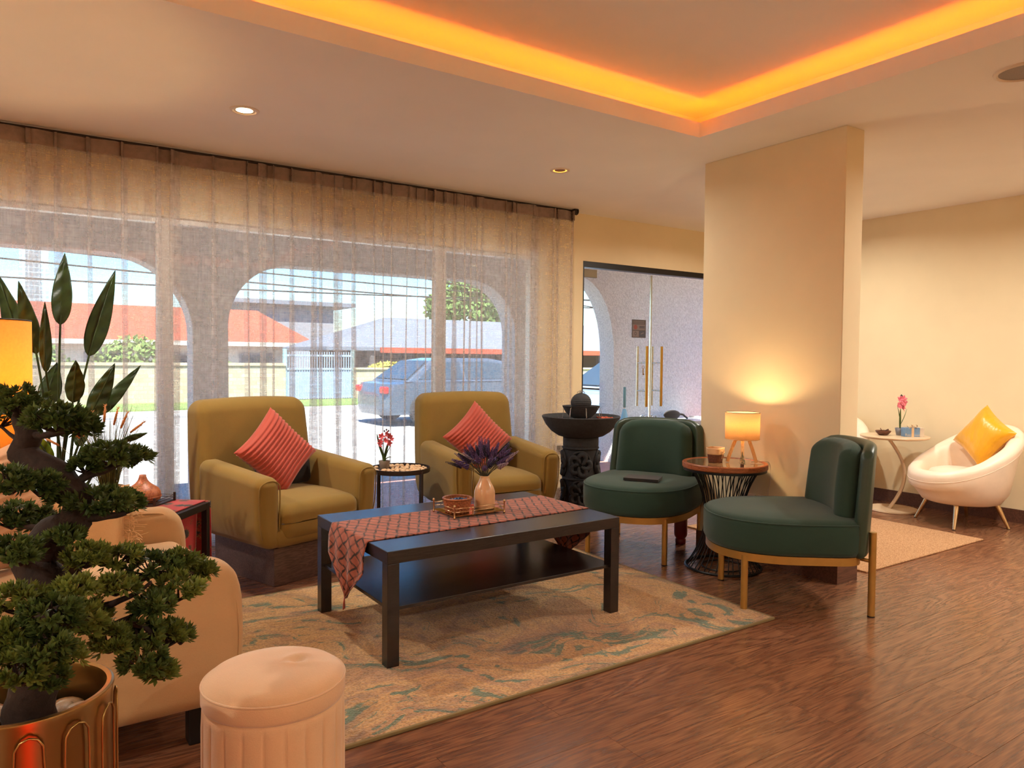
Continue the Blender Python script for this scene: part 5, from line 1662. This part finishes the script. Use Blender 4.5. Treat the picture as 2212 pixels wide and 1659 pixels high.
# ---- cars
def car(label, loc, rz, body_mat, hgt=1.4, L=4.5):
    t = thing('car', label, 'car', loc, rz)
    h = L / 2
    low = [(-h, .35), (-h + .02, .62), (-h + .08, .84), (-h + .55, .90), (.95, .88), (h - .5, .80), (h - .08, .66), (h, .45), (h - .05, .22), (-h + .05, .22)]
    def shellw(x, z): return .88 - .10 * max(0, (abs(x) - h + .7) / .7) ** 2 - .05 * max(0, z - .6)
    n = len(low)
    def body(u, v):
        q = u * n
        i = int(q) % n
        s = q - int(q)
        x = low[i][0] * (1 - s) + low[(i + 1) % n][0] * s
        z = low[i][1] * (1 - s) + low[(i + 1) % n][1] * s
        k = v * 2 - 1
        w = shellw(x, z)
        e = 1 - .06 * max(0, abs(k) - .75) / .25
        return x * e, k * w, .5 + (z - .5) * e
    g = grid(body, n * 3, 10, True)
    m = n * 3
    cap0, cap1 = [i * 11 for i in range(m)], [i * 11 + 10 for i in range(m)]
    g = (g[0], g[1] + [tuple(reversed(cap0)), tuple(cap1)])
    obj('body', g, body_mat, t, True, edge=50)
    cab = [(-h + .45, .88), (-h + 1.05, hgt - .06), (-h + 1.5, hgt), (.1, hgt), (.45, hgt - .05), (1.25, .88)]
    def cabin(pts, inset, w0, w1):
        V, F = [], []
        for s in (-1, 1):
            for x, z in pts:
                k = (z - .88) / (hgt - .88)
                V.append((x, s * (w0 + (w1 - w0) * k), z))
        q = len(pts)
        F = [tuple(range(q)), tuple(reversed(range(q, 2 * q)))] + [(i, i + q, i + 1 + q, i + 1) for i in range(q - 1)]
        return V, F
    obj('cabin', cabin(cab, 0, .83, .62), body_mat, t, bevel=.03)
    gl = simple('dark_car_glass', '#31404c', .1, var=.05)
    M.setdefault('carglass', gl)
    def pane(p):
        gs = []
        for s in (-1, 1):
            V = []
            for x, z in p:
                k = (z - .88) / (hgt - .88)
                w = .83 + (.62 - .83) * k
                V += [(x, s * (w + .012), z), (x, s * (w - .01), z)]
            m_ = len(p)
            gs.append((V, [tuple(2 * i for i in range(m_)), tuple(2 * i + 1 for i in reversed(range(m_)))] + [(2 * i, 2 * i + 1, 2 * ((i + 1) % m_) + 1, 2 * ((i + 1) % m_)) for i in range(m_)]))
        return gs
    for p in ([(-h + .72, .93), (-h + 1.14, hgt - .10), (-.62, hgt - .07), (-.62, .93)], [(-.54, .93), (-.54, hgt - .07), (.08, hgt - .07), (.38, hgt - .11), (1.08, .93)]):
        for gg in pane(p): obj('side_window', gg, M['carglass'], t)
    for x0, z0, x1, z1, nm in ((-h + .52, .91, -h + 1.02, hgt - .08, 'rear_window'), (.50, hgt - .07, 1.2, .91, 'windscreen')):
        def f(u, v):
            x, z = x0 + (x1 - x0) * u, z0 + (z1 - z0) * u
            k = (z - .88) / (hgt - .88)
            nx = -.02 if nm == 'rear_window' else .02
            return x + nx, (v * 2 - 1) * (.75 - .19 * k), z + .02
        obj(nm, grid(f, 4, 4), M['carglass'], t, solid=.01)
    for x in (-h + .85, h - .85):
        for s in (-1, 1):
            wv = obj('wheel', xf(lathe([(0, -.1), (.2, -.1), (.30, -.09), (.315, -.05), (.315, .05), (.30, .09), (.2, .1), (0, .1)], 28), (x, s * .80, .315), (R(90), 0, 0)), M['charcoal'], t, True, edge=40)
            obj('rim', xf(lathe([(0, -.112), (.05, -.112), (.06, -.104), (.19, -.104), (.195, -.09)], 10), (x, s * .80 , .315), (R(90) if s < 0 else R(90), 0 if s > 0 else PI, 0)), M['steel'], wv)
    M.setdefault('tail', simple('red_tail_light', '#c8231c', .2))
    for s in (-1, 1): obj('tail_light', rbox(.10, .26, .14, .03, 2, 2), M['tail'], t, True, loc=(-h + .07, s * .62, .72))
    for s in (-1, 1): obj('head_light', rbox(.2, .26, .12, .03, 2, 2), M['steel'], t, True, loc=(h - .2, s * .58, .64))
    for s in (-1, 1): obj('mirror', rbox(.1, .14, .1, .03, 2, 2), body_mat, t, True, loc=(.85, s * .93, .95))
    return t
car('blue-grey saloon car with a red tail light parked across the street', (8.25, 13.9, GZ), 0, simple('blue_grey_car_paint', '#4f5d6c', .25, .3, coat=.6, var=.03), 1.36, 4.7)
car('silver-blue car parked outside the glass doors', (9.25, 9.3, GZ), PI, simple('silver_blue_car_paint', '#9db4c6', .25, .3, coat=.6, var=.03), 1.45, 4.5)

# ---- garden wall, gate and hedge across the street
def stonewall():
    t = NT('beige_stone_blocks')
    b = t.n('ShaderNodeTexBrick')
    b.inputs['Scale'].default_value = 2.2
    b.inputs['Color1'].default_value = (*lin('#b3a68c'), 1)
    b.inputs['Color2'].default_value = (*lin('#9c8e74'), 1)
    b.inputs['Mortar'].default_value = (*lin('#9c8d73'), 1)
    t.l(t.co((1, 1, 1), (R(90), 0, 0)), b.inputs['Vector'])
    t.color(b.outputs[0])
    t.set(.9)
    return t.m
M['stonewall'] = stonewall()
o = obj('garden_wall', join(box(-30, 6.9, 22.6, 22.85, GZ, .92), box(-30, 6.9, 22.55, 22.9, .92, 1.0)), M['stonewall'], None)
tag(o, 'beige stone garden wall with coping across the street, left of the gate', 'wall')
o = obj('garden_wall', join(box(9.1, 40, 22.6, 22.85, GZ, .80), box(9.1, 40, 22.55, 22.9, .80, .86)), M['stonewall'], None)
tag(o, 'beige stone garden wall across the street, behind the parked cars', 'wall')
g = thing('street_gate', 'blue-grey barred gate in the garden wall across the street', 'gate', (8.0, 22.7, GZ))
M['gate'] = simple('blue_grey_gate', '#8496ac', .6, var=.08)
M['gate2'] = simple('teal_gate', '#7fa3a6', .6, var=.08)
bar = None
for i in range(27):
    if bar is None:
        o = obj('bar', box(-.012, .012, -.012, .012, .06, 1.52), M['gate'], g)
        bar = o.data
    else:
        o = bpy.data.objects.new('bar', bar)
        COL.objects.link(o)
        o.parent = g
    o.location = (-1.04 + .08 * i, 0, 0)
for z in (.08, .98, 1.40): obj('rail', box(-1.06, 1.06, -.02, .02, z - .03, z + .03), M['gate'], g)
obj('lower_panel', box(-1.05, 1.05, .015, .025, .08, .95), M['gate'], g)
for x in (-1.15, 1.06): obj('post', box(x, x + .09, -.06, .06, 0, 1.6), M['gate2'], g)
def leaves_geo(rd, n, r, c, s):
    gs = []
    for i in range(n):
        d = Vector((rd.gauss(0, 1), rd.gauss(0, 1), rd.gauss(0, 1))).normalized()
        p = Vector((d.x * r[0], d.y * r[1], d.z * r[2])) * rd.uniform(.75, 1.02) + Vector(c)
        a = Vector((rd.gauss(0, 1), rd.gauss(0, 1), rd.gauss(0, 1))).normalized() * s
        b = a.cross(d).normalized() * s * .6
        gs.append(([tuple(p - a), tuple(p + b), tuple(p + a), tuple(p - b)], [(0, 1, 2, 3)]))
    return join(*gs)
M['shrub'] = leafy('shrub_leaf', '#5b7a3a', '#93a860', .4, .8)
M['treeleaf'] = leafy('tree_leaf', '#4d6b35', '#7f9a57', .3, .8)
M['yellowleaf'] = leafy('yellow_leaf', '#a9a13a', '#d8cf6a', .4, .8)
rd = random.Random(90)
for i, (x, y, z, rx, rz_, l, mt) in enumerate(((.3, 24.0, .7, 1.2, 1.0, 'green shrub at the far left behind the garden wall', 'shrub'), (2.9, 24.0, .85, 1.2, 1.1, 'large green shrub before the red-roofed house', 'shrub'), (5.1, 24.2, .6, .7, .8, 'small green shrub near the red-roofed house gate', 'shrub'), (10.6, 23.25, .75, .9, .45, 'yellow-green shrub behind the wall near the parked car', 'yellowleaf'))):
    t = thing('shrub', l, 'shrub', (x, y, GZ))
    obj('foliage', leaves_geo(rd, 1500, (rx, .26 if y < 23.5 else .7, rz_), (0, 0, z), .10), M[mt], t)['kind'] = 'stuff'
    obj('stem', tube([(0, 0, 0), (.05, 0, z)], .05, 6), M['bark'], t)
t = thing('tree', 'leafy green tree rising behind the dark-roofed house', 'tree', (21, 34.2, GZ))
cl_ = [leaves_geo(rd, 900, (1.3 * q, 1.2, 1.1 * q), (dx, 0, dz), .16) for dx, dz, q in ((0, 5.6, 1.2), (-1.3, 4.8, 1), (1.3, 4.9, 1), (-.6, 3.9, 1.2), (1.0, 3.8, 1.1), (2.0, 4.0, .8), (-2.2, 4.0, .8))]
obj('crown', join(*cl_), M['treeleaf'], t)['kind'] = 'stuff'
obj('trunk', tube([(0, 0, 0), (.1, 0, 2), (0, 0, 4.5)], [.25, .2, .1], 8), M['bark'], t)

# ---- houses
def rooftile(name, c1, c2):
    t = NT(name)
    w = t.n('ShaderNodeTexWave', wave_type='BANDS', bands_direction='Z')
    w.inputs['Scale'].default_value = 5
    t.l(t.co(), w.inputs['Vector'])
    t.color(t.mix(w.outputs[0], c1, c2))
    t.set(.85)
    return t.m
M['redroof'] = rooftile('orange_roof_tile', '#8f3721', '#a5472c')
M['greyroof'] = rooftile('grey_roof_sheet', '#595f69', '#6a717b')
M['housewall'] = simple('house_wall', '#b9b2a6', .9, var=.06)
M['greywall'] = simple('grey_house_wall', '#77797f', .9, var=.06)
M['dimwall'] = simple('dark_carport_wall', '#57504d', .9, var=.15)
def hip(x0, x1, y0, y1, ze, zr, r0, r1, ym):
    V = [(x0, y0, ze), (x1, y0, ze), (x1, y1, ze), (x0, y1, ze), (r0, ym, zr), (r1, ym, zr), (x0, y0, ze - .12), (x1, y0, ze - .12), (x1, y1, ze - .12), (x0, y1, ze - .12)]
    return V, [(0, 1, 5, 4), (1, 2, 5), (2, 3, 4, 5), (3, 0, 4), (0, 6, 7, 1), (1, 7, 8, 2), (2, 8, 9, 3), (3, 9, 6, 0), (9, 8, 7, 6)]
t = thing('house', 'low house with an orange tiled roof across the street', 'house', (0, 0, 0))
obj('wall', box(-9, 9.2, 29.5, 35, GZ, 1.62), M['housewall'], t)
obj('roof', hip(-10, 10.1, 28.9, 36, 1.72, 3.15, -8, 8.6, 32.2), M['redroof'], t)
obj('gutter', box(-10, 10.1, 28.75, 28.9, 1.58, 1.74), M['housewall'], t)
for x in (-4, -1, 2, 4.6, 7.2):
    w = obj('window', box(x, x + 1.3, 29.44, 29.5, .2, 1.3), M['greywall'], t)
    obj('pane', box(x + .08, x + 1.22, 29.42, 29.44, .28, 1.22), M['carglass'], w)
t = thing('house', 'plain grey flat-roofed house behind the orange roof', 'house', (0, 0, 0))
obj('wall', box(9.4, 13.6, 36.5, 42, GZ, 3.75), M['greywall'], t)
obj('roof', box(8.6, 14.6, 36.0, 42.5, 3.75, 3.95), M['greyroof'], t)
t = thing('house', 'dark house with a grey sheet roof and orange fascia behind the parked cars', 'house', (0, 0, 0))
obj('roof', hip(8.6, 32, 23.7, 28.6, 1.55, 2.75, 11.9, 31, 26.4), M['greyroof'], t)
obj('fascia', box(10.5, 32, 23.6, 23.7, 1.36, 1.55), M['redroof'], t)
obj('wall', box(9.6, 31, 26.2, 28.4, GZ, 1.5), M['dimwall'], t)
for x in (10.2, 13.5, 17, 20.5): obj('post', box(x, x + .15, 23.8, 23.95, GZ, 1.45), M['dimwall'], t)
def towermat():
    t = NT('tower_facade')
    b = t.n('ShaderNodeTexBrick')
    b.inputs['Scale'].default_value = 1.0
    b.offset = 0
    b.inputs['Color1'].default_value = (*lin('#7d98aa'), 1)
    b.inputs['Color2'].default_value = (*lin('#8fa9b8'), 1)
    b.inputs['Mortar'].default_value = (*lin('#b5c6cf'), 1)
    b.inputs['Mortar Size'].default_value = .12
    b.inputs['Brick Width'].default_value = .9
    b.inputs['Row Height'].default_value = .9
    t.l(t.co((1, 1, 1), (R(90), 0, 0)), b.inputs['Vector'])
    t.color(b.outputs[0])
    t.set(.7)
    return t.m
M['tower'] = towermat()
for x, w, h, l in ((-5.5, 6.5, 44, 'pale blue high-rise tower at the far left on the skyline'), (3.5, 5.0, 42, 'pale blue high-rise tower right of the first on the skyline')):
    t = thing('tower_block', l, 'building', (x, 178, GZ))
    obj('facade', box(-w / 2, w / 2, 0, 8, 0, h), M['tower'], t)
    obj('roof_slab', box(-w / 2 - .3, w / 2 + .3, -.3, 8.3, h, h + .8), M['greywall'], t)
# ---- overhead lines
for i, (a, b, l) in enumerate((((-6, 15, 5.2), (24, 15, 2.2), 'steepest'), ((-6, 15.3, 4.6), (24, 15.3, 1.95), 'second'), ((-6, 15.8, 3.4), (24, 15.8, 3.0), 'middle'), ((-6, 15.4, 3.1), (24, 15.4, 2.8), 'fourth'), ((-6, 16, 2.6), (24, 16, 3.5), 'lowest on the left'))):
    P0, P1 = Vector(a), Vector(b)
    o = obj('power_line', tube([tuple(P0.lerp(P1, k / 16) - Vector((0, 0, .35 * sin(PI * k / 16)))) for k in range(17)], .016, 5), M['charcoal'], None, True)
    tag(o, 'thin overhead power line over the street, %s of the set' % l, 'power line', 'overhead power lines')
